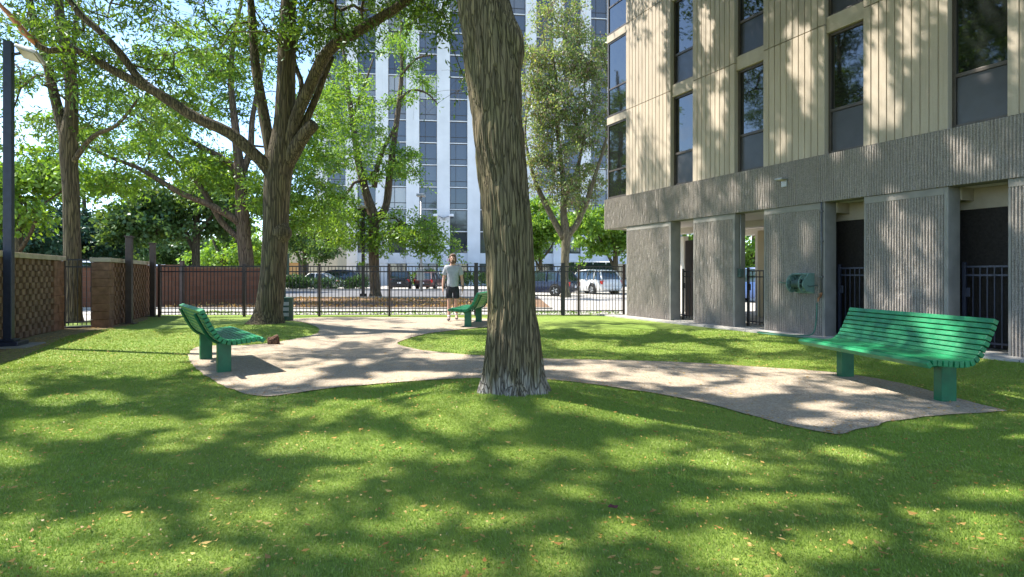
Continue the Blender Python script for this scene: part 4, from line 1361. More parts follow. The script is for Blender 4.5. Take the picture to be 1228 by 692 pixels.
# junction box on pier return
t_ = thing('junction_box', 'small grey green electric box on the inner edge of the second concrete pier', 'electric box', bworld(4.13 + .045, .12, 1.2), BANG)
mb = MB(); mb.bbox(-.044, .044, -.06, .06, 0, .2, .006); bx_ = mb.build('box', M['reel_dark'], t_)
mb = MB(); mb.tube([V3(0, 0, .2), V3(0, 0, 1.47)], .013, 7); mb.build('conduit', M['grey_metal'], t_, smooth=True)
# garden hose lying on apron
t_ = MB()
pts = [V3(6.34 - BO.x * 0, -.14, .7)]
hp = [bworld(6.34, -.17, .70), bworld(6.36, -.22, .35), bworld(6.33, -.30, .09), bworld(6.1, -.45, .055), bworld(5.7, -.55, .05), bworld(5.4, -.50, .05), bworld(5.3, -.62, .05), bworld(5.6, -.75, .05), bworld(6.2, -.70, .05), bworld(6.8, -.6, .05)]
hp2, _ = spline(hp, [1] * len(hp), .05)
t_.tube(hp2, .012, 6)
tag(t_.build('garden_hose', M['hose'], smooth=True), 'green garden hose lying at the foot of the pier under the reel', 'hose')

# ------------------------------------------------------------------ benches
def bench_proto():
    root = thing('park_bench', 'x', 'bench')
    ctrl = [(.41, .378), (.385, .402), (.34, .414), (.22, .405), (.06, .392), (-.05, .405), (-.125, .455), (-.185, .54), (-.235, .635), (-.28, .73), (-.318, .815)]
    pts, _ = spline([V3(v, 0, z) for v, z in ctrl], [1] * len(ctrl), .01)
    # arc-length resample
    acc = [0]
    for i in range(1, len(pts)): acc.append(acc[-1] + (pts[i] - pts[i - 1]).length)
    n = 17; step = acc[-1] / n
    seat, back = MB(), MB()
    for i in range(n):
        sq = (i + .5) * step
        j = max(k for k in range(len(acc)) if acc[k] <= sq); j = min(j, len(pts) - 2)
        p = pts[j].lerp(pts[j + 1], (sq - acc[j]) / max(1e-6, acc[j + 1] - acc[j]))
        tn = (pts[min(j + 3, len(pts) - 1)] - pts[max(j - 2, 0)]).normalized()
        nr = Vector((-tn.z, 0, tn.x))
        if nr.z < 0 and nr.x < 0: nr = -nr
        m = Matrix(((tn.x, 0, nr.x, p.x), (0, 1, 0, 0), (tn.z, 0, nr.z, p.z), (0, 0, 0, 1)))
        hw = step / 2 - .006
        e = .004 * math.sin(i * 2.7)
        (seat if i < 9 else back).bbox(-hw, hw, -.95 + e, .95 + e, -.03, .03, .005, 0, m)
    seat.build('seat', M['green'], root, fix=True); back.build('backrest', M['green'], root, fix=True)
    for y in (-.69, .69):
        mb = MB(); mb.bbox(-.105, .055, y - .05, y + .05, -.02, .372, .008); mb.build('leg', M['green_leg'], root)
        mb = MB()
        q = [p for k, p in enumerate(pts) if k % 6 == 0][1:]
        q = [p for p in q if p.x < .33]
        low = [p + Vector((0, 0, -.045)) if p.x > -.06 else p + Vector((-.05, 0, -.028)) for p in q]
        mb.tube([Vector((p.x, y, p.z)) for p in low], .020, 4); mb.build('support_bar', M['green_leg'], root)
    return root


BENCHES = [((4.14, 6.25), (.127, -.992), 1, 'sunlit green slatted bench near the concrete building, front turned to the path'),
           ((-4.10, 7.86), (.60, -.80), -1, 'green slatted bench beside the left edge of the pale path its back to the wall'),
           ((-1.0, 14.42), (-.13, -.99), 1, 'distant green slatted bench half hidden behind the big trunk near the walking man')]
pb = bench_proto()
for i, (c, u, sgn, lab) in enumerate(BENCHES):
    b = pb if i == 0 else copy_tree(pb)
    # local +x is the seat front; front = right-hand side of u mirrored by sgn
    front = Vector((-abs(u[1]), -u[0] * (1 if u[1] < 0 else -1) * 0 + (-u[0]), 0)) if sgn == 1 else Vector((abs(u[1]), u[0], 0))
    if sgn == 1: front = Vector((u[1], -u[0], 0))
    b.location = (c[0], c[1], gz(*c) + .012)
    b.rotation_euler = (0, 0, math.atan2(front.y, front.x))
    b['label'] = lab; b['group'] = 'green slatted park benches'

# ------------------------------------------------------------------ fence
FA, FB = V3(-10.62, 17.0, 0), V3(3.44, 17.75, 0)
def fence_x(px):
    k = (px - CX) / F
    d = FB - FA
    t = (k * FA.y - FA.x) / (d.x - k * d.y)
    return t * d.length


FL_ = (FB - FA).length
fang = math.atan2(FB.y - FA.y, FB.x - FA.x)
fence = thing('iron_fence', 'long dark picket fence across the back of the dog lawn', 'fence', FA, fang)
fp = [fence_x(p) for p in (191, 293, 383, 467, 571, 675, 694, 748)]
for i, x in enumerate(fp):
    big = i in (4, 5)
    mb = MB(); w = .055 if big else .032
    mb.bbox(x - w, x + w, -w, w, -.05, 1.60 if big else 1.56, .005)
    mb.bbox(x - w - .008, x + w + .008, -w - .008, w + .008, 1.601 if big else 1.561, 1.63 if big else 1.585, .006)
    mb.build('post', M['iron'] if big else M['rust_iron'], fence)
for i in range(len(fp) - 1):
    x0, x1 = fp[i] + .06, fp[i + 1] - .06
    mb = MB()
    for z in (1.50, 1.34, .12): mb.bbox(x0 - .03, x1 + .03, -.017, .017, z, z + .035, .003)
    n = max(2, round((x1 - x0) / .104))
    for k in range(n + 1):
        xx = x0 + (x1 - x0) * k / n
        mb.box(xx - .008, xx + .008, -.008, .008, .05, 1.499)
    mb.build('panel', M['iron'], fence)

# ------------------------------------------------------------------ block walls, gate, posts at left
def block_wall(p0, p1, thick, h, lab, pillar0=0, pillar1=0, seed=1, red=False):
    """patterned face on the right-hand (yard) side"""
    p0, p1 = Vector((*p0, 0)), Vector((*p1, 0))
    L = (p1 - p0).length
    root = thing('block_wall', lab, 'wall', p0, math.atan2(p1.y - p0.y, p1.x - p0.x))
    rng = np.random.default_rng(seed)
    x0, x1 = pillar0, L - pillar1
    mb = MB(); mb.box(x0, x1, .03, thick - .03, -.05, h - .10)
    wall = mb.build('wall', M['block_dark'], root)
    f = MB(); rows = 13; rh = (h - .10 - .02) / rows; n = round((x1 - x0) / .15); cw = (x1 - x0) / n
    for r in range(rows):
        for c in range(n):
            if (r + c) % 2: continue
            j = rng.uniform(-.006, .006)
            f.bbox(x0 + c * cw + .004, x0 + (c + 1) * cw - .004, -.015 + j, .029, .02 + r * rh + .004, .02 + (r + 1) * rh - .004, .006)
    f.build('face_blocks', M['block_red' if red else 'block'], wall)
    for (a, b) in ((0, pillar0), (L - pillar1, L)):
        if b - a < .05: continue
        q = MB(); nr = 8; rh2 = (h - .10) / nr
        for r in range(nr):
            cuts = [a, (a + b) / 2 + (.06 if r % 2 else -.06), b] if b - a > .3 else [a, b]
            for c in range(len(cuts) - 1):
                q.bbox(cuts[c] + .002, cuts[c + 1] - .002, -.03 + rng.uniform(-.006, .006), thick + .03, r * rh2 + .002, (r + 1) * rh2 - .002, .010)
        q.build('pillar', M['block_red'], root)
    q = MB(); n = max(1, round(L / .62))
    for c in range(n):
        q.bbox(L * c / n + .003 - (.04 if c == 0 else 0), L * (c + 1) / n - .003 + (.04 if c == n - 1 else 0), -.06, thick + .06, h - .099 + rng.uniform(0, .004), h + .005, .012)
    q.build('cap', M['cap'], root)
    return root


def rside(p0, p1): return p0, p1
# walls run away from the camera; yard lies on their right, so local -y must point right: direction = away
block_wall((-6.35, 3.2), (-10.42, 13.15), .30, 1.68, 'checkered block wall behind the tall lamp post', 0, .62, 3)
block_wall((-9.62, 13.5), (-11.32, 17.75), .30, 1.66, 'short checkered block wall between the narrow gate and the iron fence', .36, 0, 4, True)
ga, gb = V3(-10.42, 13.45, 0), V3(-9.93, 13.62, 0)
ga, gb = V3(*G(76.5, 394), 0), V3(*G(114.5, 392.5), 0)
gw = (gb - ga).length
t_ = thing('iron_gate', 'narrow black garden gate in the gap of the block wall', 'gate', ga, math.atan2(gb.y - ga.y, gb.x - ga.x))
mb = MB()
for (a, b) in ((0, .04), (gw - .04, gw)): mb.bbox(a, b, -.02, .02, .04, 1.64, .004)
for z in (.12, 1.43, 1.60): mb.box(.04, gw - .04, -.014, .014, z, z + .035)
mb.build('frame', M['iron'], t_)
mb = MB()
for i in range(1, 7): mb.box(gw * i / 7 - .008, gw * i / 7 + .008, -.008, .008, .06, 1.60)
mb.build('pickets', M['iron'], t_)
mb = MB(); mb.bbox(gw - .10, gw - .045, -.05, .05, .85, .98, .006); mb.build('latch', M['iron'], t_)
mb = MB(); mb.bbox(-.06, gw + .06, -.12, .12, -.05, .045, .01); mb.build('threshold', M['black_plastic'], t_)

for (px, pyb, top, lab) in ((155, 388.5, 284.5, 'taller looking brown square post standing clear before the block wall'), (183.2, 379.5, 292.5, 'brown square post at the corner where iron fence meets block wall')):
    X, Y = G(px, pyb)
    t_ = thing('steel_post', lab, 'post', (X, Y, 0), .3, 'brown square posts by the block wall')
    h = CAMZ + (HY - top) / F * Y
    mb = MB(); mb.bbox(-.072, .072, -.072, .072, -.05, h, .010); mb.build('post', M['brown_post'], t_)
    mb = MB(); mb.bbox(-.095, .095, -.095, .095, h + .001, h + .03, .008); mb.build('cap', M['brown_post'], t_)
    mb = MB(); mb.bbox(-.16, .16, -.16, .16, .0, .022, .005); mb.build('base_plate', M['brown_post'], t_)

# tall lamp at far left
X, Y = G(10.5, 416)
t_ = thing('lamp_post', 'tall dark square lamp post at the left edge with a flat floodlight', 'lamp post', (X, Y, 0), .35)
h = CAMZ + (HY - 50) / F * Y
mb = MB(); mb.bbox(-.062, .062, -.062, .062, 0, h, .010); mb.build('pole', M['navy_iron'], t_)
mb = MB(); mb.bbox(-.21, .21, -.21, .21, .0, .10, .015); mb.bbox(-.12, .12, -.12, .12, .101, .14, .01); mb.build('base', M['navy_iron'], t_)
mb = MB(); mb.bbox(-.4, .4, -.4, .4, -.1, .03, .02); mb.build('footing', M['smooth_conc'], t_)
mb = MB(); mb.tube([V3(.07, -.02, h - .22), V3(.18, -.06, h - .20)], .025, 8); mb.build('arm', M['navy_iron'], t_)
mh = Matrix.Translation((.34, -.10, h - .22)) @ Matrix.Rotation(-.30, 4, 'Z') @ Matrix.Rotation(.32, 4, 'Y') @ Matrix.Rotation(-.45, 4, 'X')
mb = MB(); mb.bbox(-.19, .19, -.15, .15, -.02, .035, .012, 0, mh); hd = mb.build('lamp_head', M['grey_metal'], t_)
mb = MB(); mb.box(-.15, .15, -.115, .115, -.032, -.022, 0, mh); mb.build('lens', M['lens'], hd)

# brick wall behind the fence
X0, Y0 = (194 - CX) / F * 23.2, 23.2
X1, Y1 = (316 - CX) / F * 25.6, 25.6
L = math.hypot(X1 - X0, Y1 - Y0)
t_ = thing('brick_wall', 'red brown brick wall behind the left end of the iron fence', 'wall', (X0, Y0, 0), math.atan2(Y1 - Y0, X1 - X0))
mb = MB(); mb.bbox(0, .66, -.12, .5, -.05, 1.60, .015); mb.build('pillar', M['brick'], t_)
mb = MB(); mb.box(.66, L, .0, .3, -.05, 1.52); mb.box(-6.2, 0, .0, .3, -.05, 1.52); mb.build('wall', M['brick'], t_)
mb = MB(); mb.bbox(.661, L + .02, -.03, .33, 1.521, 1.60, .01); mb.bbox(-.03, .69, -.15, .53, 1.601, 1.68, .01); mb.bbox(-6.2, -.031, -.03, .33, 1.521, 1.60, .01); mb.build('cap', M['block_red'], t_)
X, Y = (218.5 - CX) / F * 22, 22
t_ = thing('steel_post', 'thin rusty brown post standing in front of the brick wall', 'post', (X, Y, 0))
mb = MB(); mb.bbox(-.065, .065, -.065, .065, -.05, 1.78, .01); mb.build('post', M['brown_post'], t_)
mb = MB(); mb.bbox(-.075, .075, -.075, .075, 1.781, 1.81, .006); mb.build('cap', M['brown_post'], t_)

# pet waste station
Zp = 14.9
X = (344.5 - CX) / F * Zp
t_ = thing('pet_waste_station', 'dark green pet waste bin and bag dispenser behind the left path tree', 'waste station', (X, Zp, .02))
mb = MB(); mb.bbox(-.16, -.10, .10, .16, -.02, 1.83, .005); mb.build('post', M['waste_green'], t_)
mb = MB(); mb.lathe([(.01, .03), (.15, .03), (.152, .06), (.152, .60), (.16, .605), (.16, .64), (.01, .66)], (0, 0, 0), 20)
bn = mb.build('bin', M['waste_green'], t_, smooth='auto')
mb = MB()
for z in (.16, .30, .44): mb.bbox(-.10, .10, -.160, -.148, z, z + .09, .003)
mb.build('label_plate', M['grey_metal'], bn)
mb = MB(); mb.bbox(-.15, .02, -.05, .09, 1.24, 1.80, .012); mb.build('dispenser', M['waste_green'], t_)

# stump
X, Y = G(328.5, 413.5)
t_ = thing('tree_stump', 'low dark cut stump at the edge of the pale path', 'stump', (X, Y, gz(X, Y)))
mb = MB(); mb.lathe([(.085, -.03), (.08, .06), (.074, .12), (.066, .14), (.03, .135), (.01, .12)], (0, 0, 0), 22)
for i, v in enumerate(mb.v):
    q = Vector(v); f = 1 + .28 * mnoise.noise(Vector((q.x * 14, q.y * 14, q.z * 5))); mb.v[i] = (q.x * f * 1.35, q.y * f, q.z * (1 + .5 * mnoise.noise(Vector((q.x * 9, q.y * 9, 3)))))
mb.build('stump', M['stump_wood'], t_, smooth=True)

# ------------------------------------------------------------------ white tower
TP = V3((515 - CX) / F * 70.8, 70.8, 0); TA = math.radians(6.5)
tow = thing('apartment_tower', 'tall bluish white apartment tower with dark window columns behind the trees', 'building', TP, TA)


def tray(px):
    k = (px - CX) / F
    dx, dy = math.cos(TA), math.sin(TA)
    return (k * TP.y - TP.x) / (dx - k * dy)


cols = [tray(p) for p in (404, 440, 476.5, 513.5, 550, 586, 620, 653, 686, 718, 750, 781, 812)]
FH, Z1, NFL = 2.77, 3.96, 16
TH_ = Z1 + FH * NFL
ww = 1.09
mb = MB()
edges_ = [cols[0] - 2.6] + [v for c in cols for v in (c - ww, c + ww)] + [cols[-1] + 3.5]
for i in range(0, len(edges_), 2):
    mb.bbox(edges_[i], edges_[i + 1], -.35, .25, 2.72, TH_ + 1, .03)
    mid = (edges_[i] + edges_[i + 1]) / 2
    mb.box(mid - .05, mid + .05, -.372, -.351, 4, TH_)
mb.box(edges_[0], edges_[-1], .45, 14, 0, TH_ + .9)
mb.bbox(edges_[0], edges_[-1], -.02, .4, 2.70, Z1 - .06, .02)
for i in range(0, len(edges_), 2): mb.bbox(edges_[i] + .1, edges_[i + 1] - .1, -.3, .3, -.05, 2.719, .02)
for c in cols:
    for k in range(NFL + 1):
        mb.box(c - ww + .001, c + ww - .001, .02, .40, Z1 + k * FH - .06, Z1 + k * FH + .06)
mb.build('wall', M['tower_white'], tow)


def tower_window():
    f = MB(); h = FH - .12
    for (a, b) in ((-ww, -ww + .07), (ww - .07, ww), (-.38, -.32)): f.box(a + .002, b - .002, .10, .2, .002, h - .002)
    for (a, b) in ((0, .07), (h - .08, h), (.66, .74)): f.box(-ww + .07, ww - .07, .11, .19, a + .003, b - .003)
    o = f.build('window', M['tower_frame'], tow)
    g_ = MB(); g_.box(-ww + .02, ww - .02, .15, .16, .03, h - .03); g_.build('pane', M['glass_tower'], o)
    return o


pw = tower_window(); first = True
rest = MB(); nwin = 0
for ci, c in enumerate(cols):
    for k in range(NFL):
        z = Z1 + k * FH + .06
        near = k < 12 and ci <= 9 and ci not in (5,)
        if near and nwin < 100:
            o = pw if first else copy_tree(pw, tow)
            first = False; nwin += 1
            o.location = (c, 0, z)
        else:
            h = FH - .12
            for (a, b) in ((-ww, -ww + .07), (ww - .07, ww), (-.38, -.32)): rest.box(c + a + .002, c + b - .002, .10, .2, z + .002, z + h - .002, 0)
            for (a, b) in ((0, .07), (h - .08, h), (.66, .74)): rest.box(c - ww + .07, c + ww - .07, .11, .19, z + a + .003, z + b - .003, 0)
            rest.box(c - ww + .02, c + ww - .02, .15, .16, z + .03, z + h - .03, 1)
tag(rest.build('windows', [M['tower_frame'], M['glass_tower']], tow), kind='stuff')
for c in cols:
    f = MB()
    for (a, b) in ((-ww, -ww + .07), (ww - .07, ww), (-.04, .04)): f.box(c + a, c + b, .05, .15, .8, 2.68)
    f.box(c - ww, c + ww, .06, .14, .72, .8)
    o = f.build('ground_window', M['tower_frame'], tow)
    g_ = MB(); g_.box(c - ww, c + ww, .1, .11, .8, 2.68); g_.build('pane', M['glass_tower'], o)
# floodlight on tower
t_ = thing('flood_light', 'twin white floodlights fixed on the tower between window columns', 'lamp', TP + Matrix.Rotation(TA, 3, 'Z') @ V3(tray(532), -.37, 8.3), TA)
for sx in (-1, 1):
    mb = MB(); mb.tube([V3(0, 0, 0), V3(sx * .3, -.3, .15), V3(sx * .7, -.5, .3)], .06, 6); mb.build('arm', M['grey_metal'], t_)
    mb = MB(); mb.bbox(sx * .95 - .3, sx * .95 + .3, -.9, -.4, .2, .5, .04); mb.build('lamp_head', M['sign_white'], t_)
mb = MB(); mb.bbox(-.15, .15, -.12, .0, -.2, .2, .02); mb.build('mount', M['grey_metal'], t_)

# low beige building
ZA = 60.
ax0, ax1 = (326 - CX) / F * ZA, (403 - CX) / F * ZA
t_ = thing('annex_building', 'low sunny beige building with dark windows left of the white tower', 'building', ((ax0 + ax1) / 2, ZA, 0), .12)
wA = (ax1 - ax0) / 2
def axx(px): return (px - CX) / F * ZA - (ax0 + ax1) / 2
wl = MB()
op = [(axx(346), axx(357.5), .0, 2.55), (axx(357.5), axx(370), 0, 2.55), (axx(348), axx(369), 3.85, 5.5), (axx(388), axx(399), 3.85, 5.5)]
wl.box(-wA, wA, .35, 6, 0, 6.4); wl.bbox(-wA, wA, 0, .34, 2.56, 3.84, .02); wl.bbox(-wA, wA, 0, .34, 5.52, 6.5, .02)
wl.bbox(-wA, axx(346), .0, .34, 0, 2.559, .02); wl.bbox(axx(370), wA, .0, .34, 0, 2.559, .02)
wl.bbox(-wA, axx(348), .0, .34, 3.841, 5.519, .02); wl.bbox(axx(369), axx(388), 0, .34, 3.841, 5.519, .02); wl.bbox(axx(399), wA, 0, .34, 3.841, 5.519, .02)
wl.build('wall', M['annex_beige'], t_)
mb = MB(); mb.box(op[0][0], op[0][1], .2, .25, 0, 2.55); mb.build('entry_panel', M['orange_wall'], t_)
mb = MB(); mb.box(op[1][0], op[1][1], .2, .26, 0, 2.55); mb.build('door', M['brown_frame'], t_)
for a, b, z0, z1 in op[2:]:
    f = MB()
    for q in (a, (a + b) / 2 - .04, b - .08): f.box(q, q + .08, .12, .2, z0, z1)
    o = f.build('window', M['brown_frame'], t_)
    g_ = MB(); g_.box(a, b, .16, .17, z0, z1); g_.build('pane', M['glass_dark'], o)

# ------------------------------------------------------------------ far lamps and signs
Zl = 30.8
t_ = thing('lamp_post', 'black street lamp with pale flat head before the two stemmed tree', 'lamp post', ((435.5 - CX) / F * Zl, Zl, 0))
h = CAMZ + (HY - 250) / F * Zl
mb = MB(); mb.bbox(-.075, .075, -.075, .075, 0, h, .01); mb.build('pole', M['iron'], t_)
mb = MB(); mb.bbox(-.15, .15, -.15, .15, 0, .25, .02); mb.build('base', M['iron'], t_)
mb = MB(); mb.bbox(-.17, .17, -.3, .25, h + .001, h + .12, .03); mb.build('lamp_head', M['lens'], t_)
Zl = 44.
t_ = thing('lamp_post', 'grey slim street lamp with a meter cabinet strapped on its shaft', 'lamp post', ((505 - CX) / F * Zl, Zl, 0))
h = CAMZ + (HY - 236) / F * Zl
mb = MB(); mb.tube([V3(0, 0, 0), V3(0, 0, h)], [.10, .07], 10); mb.build('pole', M['grey_metal'], t_, smooth=True)
mb = MB(); mb.bbox(-.32, .32, -.5, .3, h + .001, h + .2, .05); mb.build('lamp_head', M['grey_metal'], t_)
mb = MB(); mb.bbox(-.28, .28, -.3, -.09, .85, 1.75, .03); mb.build('cabinet', M['grey_metal'], t_)
Zs = 52.
t_ = thing('sign_board', 'small white and pink sign on a pole rising behind the walking man', 'sign', ((541 - CX) / F * Zs, Zs, 0))
mb = MB(); mb.tube([V3(0, 0, 0), V3(0, 0, 2.5)], .04, 8); mb.build('pole', M['grey_metal'], t_)
mb = MB(); mb.bbox(-.42, .42, -.06, -.02, 2.5, 3.1, .01); bdx = mb.build('board', M['sign_white'], t_)
mb = MB(); mb.box(-.38, .38, -.066, -.061, 2.54, 2.72); mb.build('band', M['sign_pink'], bdx)

# ------------------------------------------------------------------ cars
def car(name, label, loc, rz, L, Wd, H, paint, style='sedan', cat='car', gl='car_glass'):
    root = thing(name, label, cat, loc, rz, 'cars parked beyond the iron fence')
    hw = Wd / 2; belt = H * .60 if style != 'van' else H * .52
    zl = .20
    hood = belt * .86
    if style == 'sedan':
        st = [(L * .5, .36, hood * .62, .72), (L * .485, .24, hood * .80, .84), (L * .42, zl, hood * .92, .95), (L * .22, zl, belt * .95, 1.0), (L * .1, zl, belt, 1.0), (-L * .25, zl, belt, 1.0), (-L * .36, zl, belt * .99, .99), (-L * .46, .24, belt * .95, .93), (-L * .492, .30, belt * .86, .86), (-L * .5, .40, belt * .70, .78)]
        cab = [(L * .19, belt - .02, belt - .02, .90, .86), (L * .06, belt - .02, H * .97, .93, .70), (-L * .05, belt - .02, H, .93, .72), (-L * .18, belt - .02, H * .98, .93, .71), (-L * .37, belt - .02, belt + .0, .88, .78)]
    elif style == 'wagon':
        st = [(L * .5, .36, hood * .62, .72), (L * .485, .24, hood * .82, .84), (L * .42, zl, hood * .95, .95), (L * .24, zl, belt * .96, 1.0), (L * .1, zl, belt, 1.0), (-L * .3, zl, belt, 1.0), (-L * .42, zl, belt, .98), (-L * .485, .26, belt * .98, .92), (-L * .5, .36, belt * .86, .84)]
        cab = [(L * .24, belt - .02, belt - .02, .90, .86), (L * .10, belt - .02, H * .97, .93, .72), (-L * .05, belt - .02, H, .93, .74), (-L * .32, belt - .02, H * .98, .93, .73), (-L * .40, belt - .02, H * .95, .91, .71), (-L * .475, belt - .02, belt + .02, .88, .80)]
    else:
        st = [(L * .5, .40, belt * .62, .78), (L * .49, .26, belt * .85, .88), (L * .44, zl, belt * .98, .96), (L * .36, zl, belt, 1.0), (-L * .46, zl, belt, 1.0), (-L * .5, .3, belt, .95)]
        cab = [(L * .44, belt - .02, belt, .92, .88), (L * .34, belt - .02, H * .96, .96, .84), (L * .2, belt - .02, H, .97, .86), (-L * .46, belt - .02, H, .97, .86), (-L * .495, belt - .02, H * .96, .93, .84)]
    def loft(mb, secs):
        n = len(secs[0]); base = [p for s in secs for p in s]
        fs = []
        for i in range(len(secs) - 1):
            for k in range(n):
                k2 = (k + 1) % n
                fs.append((i * n + k, i * n + k2, (i + 1) * n + k2, (i + 1) * n + k))
        fs.append(tuple(range(n))); fs.append(tuple((len(secs) - 1) * n + k for k in range(n - 1, -1, -1)))
        mb.add(base, fs)
    mb = MB(); secs = []
    for (x, a, b, w) in st:
        w *= hw
        secs.append([(x, -w * .9, a), (x, -w, a + (b - a) * .22), (x, -w, a + (b - a) * .6), (x, -w * .97, b - .06 * (b - a)), (x, -w * .88, b), (x, 0, b + .02), (x, w * .88, b), (x, w * .97, b - .06 * (b - a)), (x, w, a + (b - a) * .6), (x, w, a + (b - a) * .22), (x, w * .9, a), (x, 0, a)])
    loft(mb, secs); mb.build('body', M[paint], root, smooth='auto', fix=True)
    mb = MB(); secs = []
    for (x, a, b, wb, wt) in cab:
        b = max(b, a + .01)
        secs.append([(x, -hw * wb, a), (x, -hw * (wb * .4 + wt * .6), a + (b - a) * .7), (x, -hw * wt, b - .03 * (b - a)), (x, 0, b), (x, hw * wt, b - .03 * (b - a)), (x, hw * (wb * .4 + wt * .6), a + (b - a) * .7), (x, hw * wb, a)])
    loft(mb, secs); mb.build('windows', M[gl], root, smooth='auto', fix=True)
    # roof skin and pillars
    top = cab[1:-1] if style != 'wagon' else cab[1:-1]
    mb = MB(); secs = []
    for (x, a, b, wb, wt) in top:
        secs.append([(x, -hw * wt * 1.03, b - .05), (x, -hw * wt * .98, b + .0), (x, 0, b + .03), (x, hw * wt * .98, b + .0), (x, hw * wt * 1.03, b - .05)])
    loft(mb, secs)
    for sy in (-1, 1):
        def pil(i, j, r=.035):
            (x0, a0, b0, wb0, wt0), (x1, a1, b1, wb1, wt1) = cab[i], cab[j]
            mb.tube([V3(x0, sy * hw * (wt0 if b0 > a0 + .1 else wb0), max(b0, a0) - .01), V3(x1, sy * hw * wt1 if b1 > a1 + .1 else sy * hw * wb1, max(b1, a1) - .01)], r, 6)
        pil(0, 1); pil(-1, -2, .06)
        for f_ in (.5, .82) if style != 'van' else (.25, .6, .85):
            x = cab[1][0] * (1 - f_) + cab[-2][0] * f_
            mb.tube([V3(x, sy * hw * .935, belt - .02), V3(x, sy * hw * .85, belt + (H - belt) * .7), V3(x, sy * hw * .745 if style != 'van' else sy * hw * .87, H - .05)], .035, 6)
    if style in ('van',):
        pass
    mb.build('roof', M[paint], root, smooth='auto', fix=True)
    wr = .33 if style != 'van' else .36
    wproto = None
    for x in (L * .31, -L * .29):
        for sy in (-1, 1):
            mb = MB(); mb.disc((x, sy * (hw - .012), wr + .03), (0, 1, 0), wr + .055, .06, 24); mb.build('wheel_arch', M['black_plastic'], root)
            if wproto is None:
                mb = MB(); yy = .0
                pr = [(.55 * wr, -.10), (.9 * wr, -.11), (wr, -.07), (wr, .07), (.9 * wr, .11), (.55 * wr, .10)]
                ring = MB(); ring.lathe(pr, (0, 0, 0), 24)
                ring.v = [(a, c, b) for a, b, c in ring.v]
                wproto = ring.build('wheel', M['tyre'], root, smooth='auto', fix=True)
                rm = MB(); rm.disc((0, 0, 0), (0, 1, 0), .60 * wr, .15, 20)
                for k in range(5):
                    a = k * 2 * PI / 5
                    rm.box(.05, .58 * wr, -.105, .105, -.035, .035, 0, Matrix.Rotation(a, 4, 'Y'))
                rm.build('rim', M['rim'], wproto, smooth='auto')
                w_ = wproto
            else:
                w_ = copy_tree(wproto, root)
            w_.location = (x, sy * (hw - .06), wr)
    for sy in (-1, 1):
        zt = belt * .80
        mb = MB(); mb.bbox(-L * .497, -L * .44, sy * hw * .86 - .14 if sy > 0 else -hw * .86 - .075, sy * hw * .86 + .075 if sy > 0 else -hw * .86 + .14, zt - .12, zt + .12, .02); mb.build('tail_light', M['tail_red'], root)
        mb = MB(); mb.bbox(L * .445, L * .490, sy * hw * .76 - .16, sy * hw * .76 + .16, hood * .66, hood * .82, .02); mb.build('headlight', M['lamp_white'], root)
        mb = MB(); mb.bbox(L * .12, L * .15, sy * (hw + .08) - .08, sy * (hw + .08) + .08, belt, belt + .13, .02); mb.build('mirror', M[paint], root)
    mb = MB(); mb.bbox(-L * .507, -L * .48, -hw * .8, hw * .8, .34, .50, .03); mb.bbox(L * .48, L * .507, -hw * .8, hw * .8, .30, .46, .03); mb.build('bumper', M['black_plastic'] if paint not in ('car_white',) else M[paint], root)
    mb = MB(); mb.box(-L * .5085, -L * .5075, -.15, .15, .55 * belt, .55 * belt + .13); mb.build('number_plate', M['sign_white'], root)
    return root


Zc = 48.6
car('parked_car', 'silver saloon car seen side on behind the strappy plants', ((378 - CX) / F * Zc, Zc, 0), PI, 4.7, 1.8, 1.44, 'car_silver', 'sedan')
car('parked_car', 'dark navy car parked just beyond the silver saloon', ((402 - CX) / F * 53, 53, 0), PI, 4.6, 1.85, 1.75, 'car_navy', 'wagon')
Zc = 50.
car('parked_car', 'black hatchback facing away beside the mid tree trunk', ((480 - CX) / F * Zc, Zc, 0), PI / 2 + .15, 4.3, 1.8, 1.62, 'car_black', 'wagon')
car('parked_car', 'dark maroon car right of the black hatchback', ((517 - CX) / F * 52, 52, 0), PI / 2 - .2, 4.4, 1.8, 1.5, 'car_maroon', 'wagon')
car('parked_car', 'white estate car with a red tail lamp beside the concrete pier', (5.35, 38.9, 0), 2.12, 4.6, 1.85, 1.62, 'car_white', 'wagon')
car('parked_van', 'long white van parked behind the white estate car', ((700 - CX) / F * 47, 47, 0), PI - .1, 5.2, 2.0, 2.35, 'car_white', 'van', 'van')
car('parked_car', 'navy car seen between the big trunk and the fence gate post', ((650 - CX) / F * 35, 35, 0), PI - .5, 4.4, 1.78, 1.5, 'car_navy', 'wagon')
car('parked_car', 'blue car with red tail lamp glimpsed through the concrete passage', ((906 - CX) / F * 26.5, 26.5, 0), PI / 2 + .5, 4.4, 1.8, 1.6, 'car_blue', 'wagon')
car('parked_van', 'pale blue van glimpsed through the bars of the narrow gate', ((90 - CX) / F * 27, 27, 0), .15, 4.9, 1.9, 1.9, 'car_pale', 'van', 'van')
car('parked_van', 'pale van glimpsed between the square posts', ((178 - CX) / F * 36, 36, 0), .1, 4.9, 1.9, 1.9, 'car_pale', 'van', 'van')

